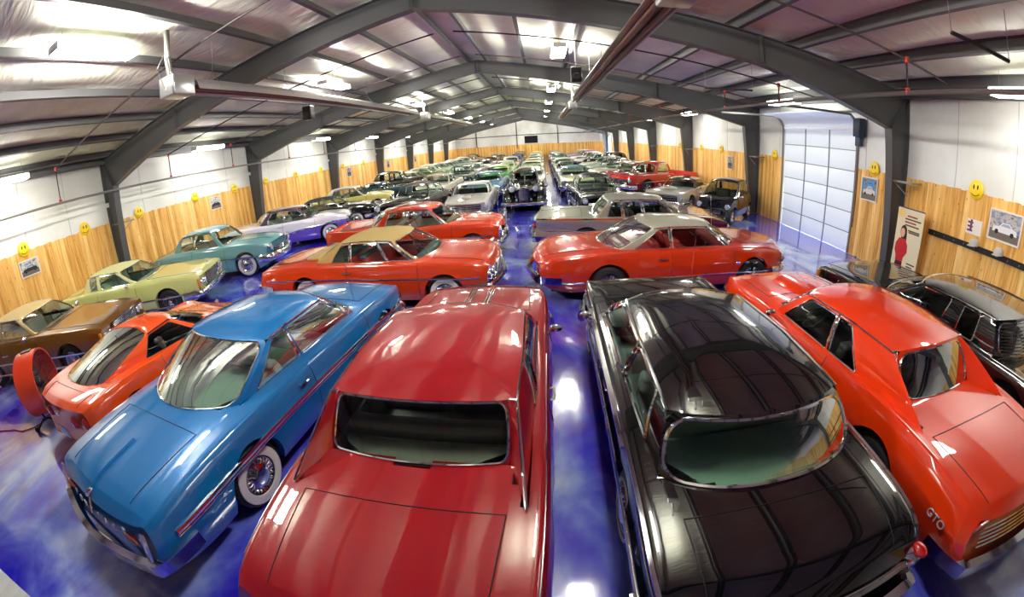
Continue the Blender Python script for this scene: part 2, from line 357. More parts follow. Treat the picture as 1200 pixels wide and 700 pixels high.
def part(name, mb, mats, parent, ang=38, weld=0):
    return mb.build(name, mats, parent, ang=ang, weld=weld)
ROLE = {}
def make_car(kind, p, detail=2):
    """builds one car of a kind at the origin; returns its Empty"""
    c = Car(p); g = p.get('gh'); root = bpy.data.objects.new(kind, None); COL.objects.link(root); L2 = c.L / 2
    P0 = PAINT0; P1 = PAINT1; ROOF = ROOF0; INT = INT0
    trimm = p.get('trim_mat', CHROME)
    if g:
        h = House(c, g); poly = [(a, b) for a, b, _ in h.baseline()]
        cx = sum(a for a, b in poly) / len(poly); poly = [(cx + (a - cx) * .985, b * .985 if b > 0 else -.01) for a, b in poly]
    else: poly = [(99, 99), (99, 100), (100, 100)]
    bd = part('body', c.body(poly), [P0, P1, BLACKP, CHROME], root, 34)
    # --- underside and wheels
    u = MB(); u.box((0, 0, .33), (c.L - .7, c.hw * 1.6, .22)); part('underbody', u, UNDER, root)
    for xw, r_ in ((c.xr, 0), (c.xf, 1)):
        for sg in (1, -1):
            st = p.get('wheel', 'ww'); Rw = p.get('Rr', c.R) if r_ == 0 else c.R
            ms = wheel_meshes(st, Rw)
            y = c.w(xw) * c.g(.3) - .10 - .03
            w = link('wheel', ms[0][1], root, (xw - L2, sg * y, Rw), 0 if sg > 0 else PI)
            for nm, me in ms[1:]: link(nm, me, w)
    if g:
        fr = MB(); glasses = []
        def frame_and_glass(S, T0, T1, t0, t1, v0, v1, rt, rv, name, gm, nt=8, nv=4):
            vs, fs, bi, mid, bo = pane(S, T0, T1, t0, t1, v0, v1, rt, rv, nt, nv)
            n = len(bi); fr.grid([bi, mid, bo], p.get('frame_m', 0), cu=True)
            m = MB(); m.add(vs, fs); o = part(name, m, gm, root, 60)
            if detail > 1 or name in ('windshield', 'rear_window'):
                t = MB(); t.tube(bi, g.get('trim_r', .011), 0, 5, closed=True); part('window_trim', t, trimm, o)
            return o
        ww = g.get('wsm', (.05, .04, .07, .10, .2)); rw = g.get('rwm', (.06, .05, .08, .12, .22))
        frame_and_glass(h.Sw(h.ws), -1, 1, -1 + ww[0], 1 - ww[0], ww[1], 1 - ww[2], ww[3], ww[4], 'windshield', p.get('wsglass', GLASS))
        ro = frame_and_glass(h.Sw(h.rw), -1, 1, -1 + rw[0], 1 - rw[0], rw[1], 1 - rw[2], rw[3], rw[4], 'rear_window', p.get('rwglass', GLASSG), 14, 5)
        if p.get('louvers'):
            lv = MB()
            for i in range(1, 11):
                v = .06 + .086 * i; lv.tube([vadd(h.Sw(h.rw)(t, v), (-.02, 0, 0)) for t in np.linspace(-.93, .93, 15)], .007, 0, 4)
            part('louver', lv, CHROME, ro)
        for sgn in (1, -1):
            for k, b, t, q in h.segs:
                S = lambda tt, v: h.S((b, t, q), tt, v, sgn)
                if k == 'g': frame_and_glass(S, 0, 1, .02, .98, .03, .92, .06, .08, 'side_window', p.get('sglass', GLASS), 3, 3)
                elif k == 'b':   # thin bright pillar
                    fr.grid([[S(tt, v) for v in (0, .25, .5, .75, 1)] for tt in (0, .5, 1)], 1)
                else: fr.grid([[S(tt, v) for v in np.linspace(0, 1, 7)] for tt in np.linspace(0, 1, 4)], 0)
            if detail > 1:
                t = MB(); tl = [(a, bb * sgn, z + .004) for a, bb, z in h.topline()[8:-8]]; t.tube([vadd(q_, (0, sgn * .008, 0)) for q_ in tl], .011, 0, 5); part('drip_rail', t, trimm, root)
        tl = h.topline(); loop = tl + [(a, -b, z) for a, b, z in tl[-2:0:-1]]
        xm = (tl[0][0] + tl[-1][0]) / 2; zr = g['zr']; rows = []
        for sc in (1, .985, .95, .9, .82, .7, .55, .4, .2, .05):
            rows.append([(xm + (a - xm) * sc, b * sc, z + (zr - z) * (1 - sc ** 2.6)) for a, b, z in loop])
        fr.grid(rows, 0, cu=True); o0 = len(fr.v); n = len(loop); fr.f.append(tuple(o0 - n + i for i in range(n))); fr.m.append(0)
        part('roof', fr, [ROOF, trimm, P0], root, 30, weld=.002)
        # --- interior
        x0 = g['rwc'] + .05; x1 = g['wsc'] - .05; yi = g['ybf'] - .05; fl = MB()
        zbelt = c.zb((x0 + x1) / 2)
        fl.box(((x0 + x1) / 2 - L2, 0, .45), (x1 - x0, yi * 2, .04))
        for sg in (1, -1): fl.box(((x0 + x1) / 2 - L2, sg * (yi + .005), (zbelt + .4) / 2 - .02), (x1 - x0 - .3, .03, zbelt - .46))
        part('cabin_lining', fl, INT, root)
        xs_ = g.get('shelf', g['rts'] - .05); zsh = c.topz(g['rwc'] + .1, 0) - .045
        sh = MB(); yb = g['ybr'] * .97; xa = g['rwc'] + .03; rows = []
        for i in range(7):
            x = xa + (xs_ - xa) * i / 6; rows.append([(x - L2, yb * max(.15, min(1, .55 + .6 * (i / 6))) * q, zsh + .01 * math.sin(i)) for q in (-1, -.5, 0, .5, 1)])
        sh.grid(rows); sh.box((xs_ - L2 - .01, 0, zsh - .2), (.02, yb * 1.9, .4)); part('parcel_shelf', sh, INT1, root)
        fx = g.get('fseat', (g['wts'] + g['rts']) / 2 - .05); rx = xs_ + .12; zt = g['zr']
        for nm, x in (('rear_seat', rx), ('front_seat', fx)):
            if nm == 'rear_seat' and p.get('two_seat'): continue
            st = MB(); sp_ = ((-.36, .68), (.36, .68)) if nm == 'front_seat' else ((0, 1.32),)
            for yc, wd in sp_:
                st.rbox((x + .32 - L2, yc, .56), (.56, wd, .2), .07, 0); st.rbox((x + .02 - L2, yc, .80), (.16, wd, .44 if nm == 'rear_seat' else .5), .07, 0, tilt=-.22)
                st.rbox((x - .045 - L2, yc, 1.0 if nm == 'rear_seat' else 1.03), (.15, wd * .98, .09), .04, 1)
            part(nm, st, [INT, INT1], root)
        if detail > 1:
            d = MB(); xd = g['wss'] + .02; d.rbox((xd - L2, 0, c.topz(g['wss'], 0) - .12), (.28, yi * 1.95, .2), .07); part('dashboard', d, INT1, root)
            sw = MB(); cxx, cy, cz = xd - .35 - L2, .38, .93; ring = []
            for i in range(20):
                a = 2 * PI * i / 20; ring.append((cxx - .19 * math.sin(a) * .45, cy + .19 * math.cos(a), cz + .19 * math.sin(a) * .9))
            sw.tube(ring, .013, 0, 5, closed=True); sw.tube([ring[0], (cxx, cy, cz), ring[10]], .011, 0, 5); sw.tube([(cxx, cy, cz), (cxx + .3, cy, cz - .12)], .02, 0, 6); part('steering_wheel', sw, p.get('wheel_mat', BLACKP), root)
    # --- panel gaps
    if detail > 1:
        for x in p.get('doors', ()):
            for sg in (1, -1): s = MB(); s.tube([c.sp(x, t, .0015, sg) for t in np.linspace(.08, 1, 9)], .0045, 0, 4); part('door_gap', s, SEAM, root)
        for nm, key in (('trunk_lid_gap', 'trunk'), ('hood_gap', 'hood')):
            if key in p:
                x0, x1, y0, y1 = p[key]; s = MB(); pts = [c.tp(x0, y, .002) for y in np.linspace(-y0, y0, 15)] + [c.tp(x0 + (x1 - x0) * i / 10, y0 + (y1 - y0) * i / 10, .002) for i in range(1, 11)]
                s.tube(pts, .004, 0, 4); s.tube([c.tp(x0 + (x1 - x0) * i / 10, -(y0 + (y1 - y0) * i / 10), .002) for i in range(0, 11)], .004, 0, 4); part(nm, s, SEAM, root)
    # --- bright trim along the sides
    for st in p.get('strips', ()):
        x0, x1, t0, t1, r = st[:5]
        for sg in (1, -1):
            s = MB(); s.sweep([c.sp(x0 + (x1 - x0) * i / 24, t0 + (t1 - t0) * i / 24, .004, sg) for i in range(25)], [(r * .45, -r), (r * .8, 0), (r * .45, r), (-r * .4, r), (-r * .4, -r)], 0); part('side_molding', s, st[5] if len(st) > 5 else CHROME, root)
    # --- bumpers follow the plan of the ends
    for end in (0, 1):
        k = 'fb' if end else 'rb'
        if k not in p: continue
        z, hh, dp, wrap = p[k]; path = []
        n = 13
        for i in range(5):
            x = wrap * (1 - i / 5); xx = c.L - x if end else x; t = max(0, (z - c.z0(xx)) / (c.zb(xx) - c.z0(xx)))
            q = c.sp(xx, t, .025); path.append(q)
        for i in range(n):
            y = (1 - i / (n - 1)) ; xx = c.L if end else 0; yb = c.w(xx) * c.g(.5) * .98 * y
            path.append((c.warp(xx, yb, z) - L2 + (.035 if end else -.035) + (p.get('vb', 0) * (1 - y) * (1 if end else -1)), yb, z))
        full = path + [(a, -b, cc) for a, b, cc in path[-2::-1]]
        prof = [(dp * .5, -hh * .5), (dp, -hh * .25), (dp * 1.05, hh * .1), (dp * .6, hh * .5), (-dp * .3, hh * .45), (-dp * .3, -hh * .45)]
        if end: prof = prof
        m = MB(); m.sweep([(a, b, cc) for a, b, cc in full], [(-q, r) for q, r in prof], 0); part('front_bumper' if end else 'rear_bumper', m, CHROME, root, 50)
    ex = p.get('extra')
    if ex: ex(c, root, detail)
    # --- lights
    for (y, z, ry, rz) in p.get('tails', ()):
        for sg in (1, -1):
            m = MB(); m.ell((c.warp(0, y, z) - L2 - .005, sg * y, z), (.03, ry, rz)); o = part('tail_light', m, TAILRED, root)
            if detail > 1:
                m = MB(); m.tube([(c.warp(0, y, z) - L2 - .008, sg * y + ry * 1.06 * math.cos(a), z + rz * 1.06 * math.sin(a)) for a in np.linspace(0, 2 * PI, 17)[:-1]], .009, 0, 5, closed=True); part('light_bezel', m, CHROME, o)
    for (y, z, r) in p.get('heads', ()):
        for sg in (1, -1):
            m = MB(); xx = c.warp(c.L, y, z) - L2 + .005; m.ell((xx, sg * y, z), (.03, r * .86, r * .86)); o = part('headlight', m, LENS, root)
            m = MB(); m.lathe([(r * .84, .0), (r * .9, .03), (r, .02), (r * 1.06, -.02)], 18, 'x', (xx, sg * y, z)); part('light_bezel', m, CHROME, o)
    if 'grille' in p:
        y, z0, z1, nb, nv = p['grille']; m = MB(); back = MB(); rows = []
        X = lambda yy, zz: c.warp(c.L, yy, zz) - L2
        for zz in np.linspace(z0, z1, 4): rows.append([(X(yy, zz) + .006, yy, zz) for yy in np.linspace(-y, y, 9)])
        back.grid(rows); gb = part('grille', back, BLACKP, root)
        for i in range(nb):
            zz = z0 + (z1 - z0) * (i + .5) / nb; m.tube([(X(yy, zz) + .016, yy, zz) for yy in np.linspace(-y, y, 11)], min(.011, (z1 - z0) / nb * .3), 0, 5)
        for i in range(nv):
            yy = -y + 2 * y * (i + .5) / nv; m.tube([(X(yy, zz) + .014, yy, zz) for zz in np.linspace(z0, z1, 4)], .007, 0, 4)
        fr_ = [(X(yy, z0) + .012, yy, z0) for yy in np.linspace(-y, y, 9)] + [(X(yy, z1) + .012, yy, z1) for yy in np.linspace(y, -y, 9)]
        m.tube(fr_, .013, 0, 5, closed=True); part('grille_bar', m, CHROME, gb)
    if detail > 1:
        for (x, t) in p.get('handles', ()):
            for sg in (1, -1):
                m = MB(); q0 = c.sp(x - .09, t, .0, sg); q1 = c.sp(x + .09, t, 0, sg)
                m.tube([q0, c.sp(x - .085, t, .035, sg), c.sp(x, t, .042, sg), c.sp(x + .085, t, .03, sg), q1], .012, 0, 6); part('door_handle', m, CHROME, root)
        for (x, sides) in p.get('mirrors', ()):
            for sg in sides:
                m = MB(); q = c.sp(x, .96, .0, sg); m.tube([q, vadd(q, (0, sg * .06, .05))], .012, 0, 6); m.ell(vadd(q, (0, sg * .1, .08)), (.035, .075, .05)); part('side_mirror', m, CHROME, root)
        if 'antenna' in p:
            x, y = p['antenna']; q = c.tp(x, y); m = MB(); m.tube([q, vadd(q, (-.06, 0, .75))], .0035, 0, 4); part('antenna', m, CHROME, root)
    if 'plate' in p:
        z, hexc = p['plate']; m = MB(); xx = c.warp(0, 0, z) - L2 - .02; m.rbox((xx, 0, z), (.012, .3, .15), .005); part('license_plate', m, mat('plate_' + hexc.strip('#'), hexc, .4), root)
    return root

PAINT0 = paint('#888888'); PAINT1 = mat('paint_second', '#777777', .3, 0, 1); ROOF0 = mat('paint_roof', '#666666', .3, 0, 1); INT0 = mat('seat_vinyl', '#555555', .5); INT1 = mat('seat_trim', '#444444', .5)
def scheme(root, p0, p1=None, roof=None, inn=None, in1=None):
    """give this car's own paint and upholstery to all of its meshes"""
    m = {PAINT0.name: p0, PAINT1.name: p1 or p0, ROOF0.name: roof or p0, INT0.name: inn or INTD, INT1.name: in1 or inn or INTD}
    for o in tree(root):
        for sl in getattr(o, 'material_slots', ()):
            if sl.material and sl.material.name in m:
                r = m[sl.material.name]; sl.link = 'OBJECT'; sl.material = r
def tree(o):
    out = []
    for ch in o.children: out.append(ch); out += tree(ch)
    return out
SMALL = ('door_handle', 'side_mirror', 'antenna', 'steering_wheel', 'dashboard', 'drip_rail', 'door_gap', 'trunk_lid_gap', 'hood_gap', 'license_plate', 'lettering', 'emblem', 'underbody_')
def dup(root, lite=False):
    r = root.copy(); COL.objects.link(r)
    for k in list(r.keys()): del r[k]
    for ch in list(root.children):
        if lite and ch.name.split('.')[0] in SMALL: continue
        cc = ch.copy(); COL.objects.link(cc); cc.parent = r
        for gg in ch.children:
            if lite and gg.name.split('.')[0] in ('window_trim', 'light_bezel') : continue
            d = gg.copy(); COL.objects.link(d); d.parent = cc
    return r
INTD = mat('seat_black_vinyl', (.03, .03, .032, 1), .5)

# ------------------------------------------------------------------ the kinds of car
EMBLEM = mat('bright_emblem', (.85, .85, .83, 1), .3, .4)
def letters(c, root, txt, x, z, size, y0, y1, mt=EMBLEM):
    for i, ch in enumerate(txt):
        y = y0 + (y1 - y0) * i / (len(txt) - 1); o = link('lettering', text_mesh(ch, size), root, (c.warp(0, y, z) - c.L / 2 - .012, y, z)); o.data.materials.append(mt); o.rotation_euler = (PI / 2 - math.atan(max(0, c.rr)), 0, -PI / 2)
def script(c, root, txt, x, t, size, sgn, mt=EMBLEM):
    q = c.sp(x, t, .008, sgn); o = link('lettering', text_mesh(txt, size), root, q); o.data.materials.append(mt); o.rotation_euler = (PI / 2, 0, PI if sgn > 0 else 0)
def x_bubble(c, root, d):
    letters(c, root, 'PONTIAC', 0, .70, .095, .42, -.42)
    m = MB(); m.sweep([c.tp(x, 0, .004) for x in np.linspace(.02, .8, 12)], [(.02, 0), (.006, .022), (-.006, .022), (-.02, 0)], 0); part('deck_spear', m, PAINT0, root)
    m = MB(); m.ell(c.tp(.05, 0, .0), (.07, .022, .04)); m.tube([vadd(c.tp(.02, 0, 0), (-.01, 0, 0)), (c.warp(0, 0, .68) - c.L / 2 - .02, 0, .68)], .012); part('emblem', m, CHROME, root)
    for sg in (1, -1):
        m = MB(); m.sweep([(c.warp(0, sg * .84, z) - c.L / 2 - .02, sg * (.86 + .02 * math.sin((z - .5) * 8)), z) for z in np.linspace(.5, .80, 8)], [(.035, 0), (.02, .02), (-.02, .02), (-.035, 0)], 0, up=(-1, 0, 0)); part('tail_trim', m, CHROME, root)
def x_black(c, root, d):
    m = MB(); m.sweep([(c.warp(0, y, .70) - c.L / 2 - .02, y, .70 + .02 * (1 - y * y)) for y in np.linspace(-.86, .86, 21)], [(-.02, -.05), (.03, -.03), (.03, .03), (-.02, .05)], 0); part('trunk_molding', m, CHROME, root)
    for sg in (1, -1):
        m = MB(); m.lathe([(.001, -.05), (.05, -.045), (.075, -.01), (.08, .05)], 16, 'x', (c.warp(0, .84, .72) - c.L / 2 - .02, sg * .86, .70)); o = part('tail_lamp_housing', m, CHROME, root)
        m = MB(); m.ell((c.warp(0, .84, .72) - c.L / 2 - .02, sg * .88, .79), (.07, .05, .04)); part('tail_light', m, TAILRED, o)
        m = MB(); m.sweep([c.sp(x, 1.0, .006, sg) for x in np.linspace(.02, 1.9, 20)], [(.014, -.012), (.014, .012), (-.014, .01), (-.014, -.01)], 0); part('fender_molding', m, CHROME, root)
        m = MB(); m.sweep([c.sp(x, .97, .004, sg) for x in np.linspace(1.5, 3.9, 20)], [(.03, -.012), (.02, .014), (-.03, .012), (-.03, -.012)], 0); part('belt_molding', m, CHROME, root)
def x_gto(c, root, d):
    script(c, root, 'GTO', .42, .62, .1, 1)
    m = MB()
    for i in range(5): m.tube([(c.warp(0, y, .62 + .035 * i) - c.L / 2 - .012, y, .62 + .035 * i) for y in np.linspace(-.74, .74, 15)], .008, 0, 4)
    part('rear_grille_bar', m, CHROME, root)
    hood_scoop(c, root, 3.95, .28)
def hood_scoop(c, root, x, w):
    m = MB(); rows = []
    for xx, hh, ww in ((x, .0, w * .8), (x + .05, .05, w * .9), (x + .35, .085, w), (x + .62, .09, w), (x + .66, .02, w)):
        z = c.topz(xx, 0); rows.append([(xx - c.L / 2, ww * q, z + hh * (1 - abs(q) ** 4) - (.01 if abs(q) == 1 else 0)) for q in (-1, -.9, -.6, 0, .6, .9, 1)])
    m.grid(rows); part('hood_scoop', m, PAINT0, root)
def x_maroon(c, root, d):
    m = MB()
    for sg in (1, -1):
        for k in range(3):
            y = sg * (.1 + .035 * k); m.tube([c.tp(x, y, .012) for x in np.linspace(4.0, 4.85, 8)], .01, 0, 5)
    part('hood_ornament_strip', m, CHROME, root)
    m = MB(); m.tube([c.tp(4.93, y, .006) for y in np.linspace(-.8, .8, 15)], .014, 0, 5)
    for y in np.linspace(-.75, .75, 9): m.tube([c.tp(4.93, y, .006), c.tp(5.05, y, .006)], .006, 0, 4)
    part('hood_edge_molding', m, CHROME, root)
    for sg in (1, -1):
        m = MB(); e = c.p['gh']['sail']; q0 = (e[1][0] - c.L / 2, sg * (e[1][1] + .01), e[1][2] + .01); q1 = c.tp(e[0][0], sg * e[0][1], .012)
        m.tube([lerp(q0, q1, t) for t in np.linspace(0, 1, 9)], .012, 0, 5); part('sail_molding', m, CHROME, root)
def x_vette(c, root, d):
    for sg in (1, -1):
        for y in (.42, .68):
            m = MB(); m.lathe([(.001, -.02), (.05, -.018), (.07, -.005), (.085, .03)], 18, 'x', (c.warp(0, y, .68) - c.L / 2 - .01, sg * y, .68)); part('tail_light', m, TAILRED, root)
    m = MB(); m.ell((c.warp(0, 0, .8) - c.L / 2 - .02, 0, .76), (.015, .07, .04)); part('emblem', m, CHROME, root)
def x_fins(c, root, d):
    for sg in (1, -1):
        m = MB(); m.sweep([c.sp(x, 1.0, .004, sg) for x in np.linspace(.02, 2.4, 20)], [(.012, -.015), (.012, .015), (-.02, .012), (-.02, -.012)], 0); part('fin_molding', m, CHROME, root)
        m = MB(); m.ell((c.warp(0, .86, .78) - c.L / 2 - .01, sg * .88, .8), (.06, .05, .07)); part('tail_light', m, TAILRED, root)
def x_soft(c, root, d):
    m = MB(); m.rbox((c.p['gh']['rws'] - .12 - c.L / 2, 0, c.topz(1.5, 0) + .02), (.34, 1.3, .07), .03); part('top_boot', m, ROOF0, root)
def x_buick(c, root, d):
    for sg in (1, -1):
        for k in range(3):
            m = MB(); m.ell(c.sp(4.05 + .2 * k, .62, .006, sg), (.055, .012, .025)); part('fender_port', m, CHROME, root)
def x_cadillac(c, root, d):
    for sg in (1, -1):
        m = MB(); m.rbox((c.warp(c.L, .9, .72) - c.L / 2 - .03, sg * .93, .68), (.06, .07, .26), .02); part('corner_lamp', m, AMBER, root)
    m = MB(); q = c.tp(c.L - .1, 0); m.tube([q, vadd(q, (0, 0, .07))], .006); m.ell(vadd(q, (0, 0, .09)), (.008, .03, .03)); part('emblem', m, CHROME, root)
def x_pickup(c, root, d):
    m = MB(); L2 = c.L / 2
    m.box((1.05 - L2, 0, .63), (2.0, 1.5, .05)); part('bed_floor', m, BLACKP, root)

KIND = {}
KIND['bubble'] = dict(L=5.35, hw=.99, rake_r=.34, xr=1.42, xf=4.44, w=[(0, .95), (.12, .99), (.6, 1.01), (2.5, .99), (4.3, .98), (5.1, .93), (5.35, .86)],
    zb=[(0, .83), (.3, .87), (1.4, .93), (2.6, .95), (3.8, .95), (4.8, .92), (5.35, .84)], zc=[(0, .80), (.1, .88), (.5, .94), (1.4, 1.0), (2.5, 1.0), (3.9, 1.02), (4.8, .97), (5.25, .88), (5.35, .76)],
    gh=dict(rwc=1.33, rws=1.66, ybr=.76, rtc=2.22, rts=2.36, ytr=.70, ztr=1.335, cr=.025, wsc=4.16, wss=3.9, ybf=.80, wtc=3.62, wts=3.44, ytf=.64, ztf=1.335, zr=1.42, rwm=(.05, .04, .03, .12, .2), za=.03, bs=.03, brw=.07,
        side=['b', (3.84, 3.38), 'g', (2.68, 2.64), 'b', (2.65, 2.61), 'g', (1.9, 2.46), 'p']),
    doors=(2.62, 3.95), trunk=(1.15, .16, .66, .62), hood=(4.2, 5.2, .72, .66), strips=[(.3, 5.2, .66, .60, .024), (.3, 5.1, .60, .54, .012)], rb=(.48, .15, .07, .5), fb=(.46, .16, .08, .5), vb=.05,
    tails=[(.66, .68, .14, .035)], heads=[(.76, .66, .1), (.54, .64, .1)], grille=(.4, .54, .76, 5, 0), handles=[(2.45, .82)], antenna=(4.1, -.72), extra=x_bubble, wheel='ww', plate=None)
KIND['bubble'].pop('plate')
KIND['sail'] = dict(L=5.1, hw=1.0, rake_r=.4, xr=1.25, xf=4.15, w=[(0, .92), (.15, .965), (1.2, .995), (2.4, .975), (4, .965), (4.9, .91), (5.1, .86)],
    zb=[(0, .79), (.3, .85), (1.3, .93), (2.2, .91), (3.4, .92), (4.5, .91), (5.1, .84)], zc=[(0, .76), (.12, .85), (.3, .88), (1.1, .95), (2.5, .97), (3.6, 1.0), (4.5, .96), (5.0, .89), (5.1, .8)],
    gh=dict(rwc=1.36, rws=1.43, ybr=.68, rtc=1.66, rts=1.72, ytr=.665, ztr=1.305, cr=.02, wsc=3.9, wss=3.66, ybf=.80, wtc=3.36, wts=3.2, ytf=.69, ztf=1.315, zr=1.40, za=.03, sail=((1.04, .82), (1.72, .72, 1.30)),
        rwm=(.03, .05, .03, .08, .16), brw=.0, side=['p', (3.56, 3.12), 'g', (2.42, 2.4), 'b', (2.39, 2.37), 'g', (2.1, 2.25), 'p']),
    doors=(2.25, 3.7), trunk=(1.0, .14, .70, .64), hood=(3.95, 4.9, .70, .66), strips=[(.4, 4.8, .10, .10, .02), (.3, 3.0, .985, .985, .008)], rb=(.45, .15, .07, .4), fb=(.45, .15, .07, .4),
    tails=[(.62, .66, .2, .04)], heads=[(.76, .66, .09), (.56, .66, .09)], grille=(.45, .55, .77, 4, 0), handles=[(2.5, .8)], mirrors=[(3.45, (1, -1))], extra=x_maroon, wheel='mag', rwglass=GLASSS)
KIND['wrap'] = dict(L=5.2, hw=.985, rake_r=.45, xr=1.35, xf=4.35, w=[(0, .93), (.12, .96), (.6, .985), (2.5, .985), (4.3, .98), (5.0, .95), (5.2, .90)],
    zb=[(0, .82), (.25, .88), (1.2, .93), (2.6, .93), (3.9, .95), (4.9, .94), (5.2, .84)], zc=[(0, .72), (.08, .82), (.3, .91), (1, .96), (2.5, .97), (4, .99), (4.9, .94), (5.2, .78)], q=7,
    side=[(0, .90), (.14, .96), (.4, .985), (.52, 1.0), (.60, .995), (.72, .965), (.86, .955), (.95, .97), (1, .95)],
    gh=dict(rwc=.93, rws=1.15, ybr=.78, rtc=1.25, rts=1.42, ytr=.70, ztr=1.30, wsc=4.05, wss=3.76, ybf=.80, wtc=3.42, wts=3.22, ytf=.65, ztf=1.32, zr=1.425, za=.03, bs=.03, brw=.05, wrapr=2.6, trim_r=.016, shelf=1.55,
        rwm=(.03, .04, .07, .16, .3), side=['b', (3.7, 3.14), 'g', (2.36, 2.3), 'b', (2.33, 2.27), 'g', (1.5, 1.66), 'p']),
    doors=(2.3, 3.85), trunk=(.78, .08, .70, .66), hood=(4.1, 5.1, .72, .68), strips=[(.25, 5.1, .54, .60, .02), (2.9, 5.1, .74, .76, .012)], rb=(.47, .18, .08, .5), fb=(.47, .18, .08, .5),
    heads=[(.78, .70, .1), (.57, .70, .1)], grille=(.44, .56, .8, 7, 0), handles=[(2.45, .84)], mirrors=[(3.6, (1,))], antenna=(4.3, -.5), extra=x_black, wheel='ww2')
KIND['coke'] = dict(L=5.2, hw=.955, rake_r=.4, xr=1.38, xf=4.2, wheel='spoke', w=[(0, .86), (.15, .91), (1.3, .955), (2.4, .935), (4, .945), (4.9, .90), (5.2, .83)], aR=.42,
    zb=[(0, .82), (.3, .88), (1.4, .97), (2.2, .94), (3.2, .92), (4.5, .90), (5.2, .84)], zc=[(0, .79), (.1, .87), (.3, .90), (1.1, .95), (2.5, .97), (3.6, .99), (4.5, .95), (5.1, .88), (5.2, .8)], side=[(0, .88), (.14, .95), (.42, .99), (.6, 1.0), (.75, .975), (.9, .94), (1, .90)],
    gh=dict(rwc=1.42, rws=1.5, ybr=.58, rtc=1.73, rts=1.79, ytr=.55, ztr=1.30, cr=.03, wsc=3.88, wss=3.64, ybf=.78, wtc=3.38, wts=3.22, ytf=.64, ztf=1.30, zr=1.385, za=.03, sail=((1.04, .73), (1.79, .61, 1.295)),
        rwm=(.03, .04, .07, .2, .28), brw=.01, side=['p', (3.5, 3.1), 'g', (2.55, 2.62), 'b', (2.52, 2.59), 'g', (2.02, 2.4), 'p']),
    doors=(2.45, 3.75), trunk=(1.0, .12, .66, .62), hood=(4.0, 5.0, .70, .66), strips=[(.9, 4.6, .08, .08, .018)], rb=(.46, .15, .07, .4), fb=(.46, .15, .07, .4),
    tails=[(.74, .78, .1, .03)], heads=[(.76, .66, .09), (.57, .66, .09)], grille=(.45, .56, .77, 4, 0), mirrors=[(3.5, (1, -1))], extra=x_gto)
KIND['formal'] = dict(L=5.75, hw=1.0, xr=1.5, xf=4.75, q=9, wheel='wire', w=[(0, .93), (.2, .97), (1.2, 1.0), (4.4, 1.0), (5.4, .97), (5.75, .93)],
    zb=[(0, .86), (.3, .92), (1.5, .96), (3.9, .95), (5.3, .92), (5.75, .86)], zc=[(0, .84), (.1, .92), (1.5, .97), (3.8, 1.0), (5.0, .97), (5.6, .93), (5.75, .86)], side=[(0, .92), (.16, .965), (.42, .995), (.6, 1.0), (.8, .99), (.95, .975), (1, .95)],
    gh=dict(rwc=1.55, rws=1.68, ybr=.74, rtc=1.98, rts=2.05, ytr=.66, ztr=1.31, wsc=4.05, wss=3.8, ybf=.82, wtc=3.35, wts=3.2, ytf=.66, ztf=1.31, zr=1.385, za=.02, side=['p', (3.7, 3.12), 'g', (2.62, 2.58), 'p', (2.5, 2.48), 'g', (2.16, 2.2), 'p']),
    doors=(2.55, 3.85), trunk=(1.3, .12, .72, .70), hood=(4.15, 5.6, .74, .72), strips=[(.2, 5.6, .40, .40, .018), (.2, 5.6, .06, .06, .02)], rb=(.46, .18, .09, .5), fb=(.46, .18, .1, .5), bf=.05, br=.04,
    tails=[(.9, .68, .03, .14)], heads=[(.80, .70, .08), (.62, .70, .08)], grille=(.5, .56, .84, 8, 12), handles=[(2.7, .66)], mirrors=[(3.65, (1, -1))], extra=x_cadillac)
KIND['louver'] = dict(KIND['formal'], L=5.3, xr=1.4, xf=4.4, wheel='wire', w=[(0, .92), (.2, .96), (1.2, .98), (4.2, .98), (5.0, .96), (5.3, .92)], hw=.98, louvers=True,
    zb=[(0, .84), (.3, .91), (1.5, .95), (3.6, .94), (5.0, .91), (5.3, .84)], zc=[(0, .82), (.1, .91), (1.4, .96), (3.6, .99), (4.8, .95), (5.2, .91), (5.3, .84)],
    gh=dict(rwc=1.36, rws=1.62, ybr=.82, rtc=1.6, rts=1.8, ytr=.70, ztr=1.31, wrapr=3.5, wsc=3.95, wss=3.7, ybf=.84, wtc=3.25, wts=3.08, ytf=.68, ztf=1.30, zr=1.385, za=.02, side=['p', (3.62, 3.02), 'g', (2.55, 2.5), 'p', (2.3, 2.3), 'g', (1.98, 2.02), 'p']),
    doors=(2.45, 3.75), trunk=(1.2, .1, .74, .72), hood=(4.05, 5.2, .74, .72), strips=[(.2, 5.2, .36, .36, .018), (.2, 5.2, .06, .06, .02)], grille=(.6, .6, .8, 5, 8), sglass=GLASSS, rwglass=GLASSS)
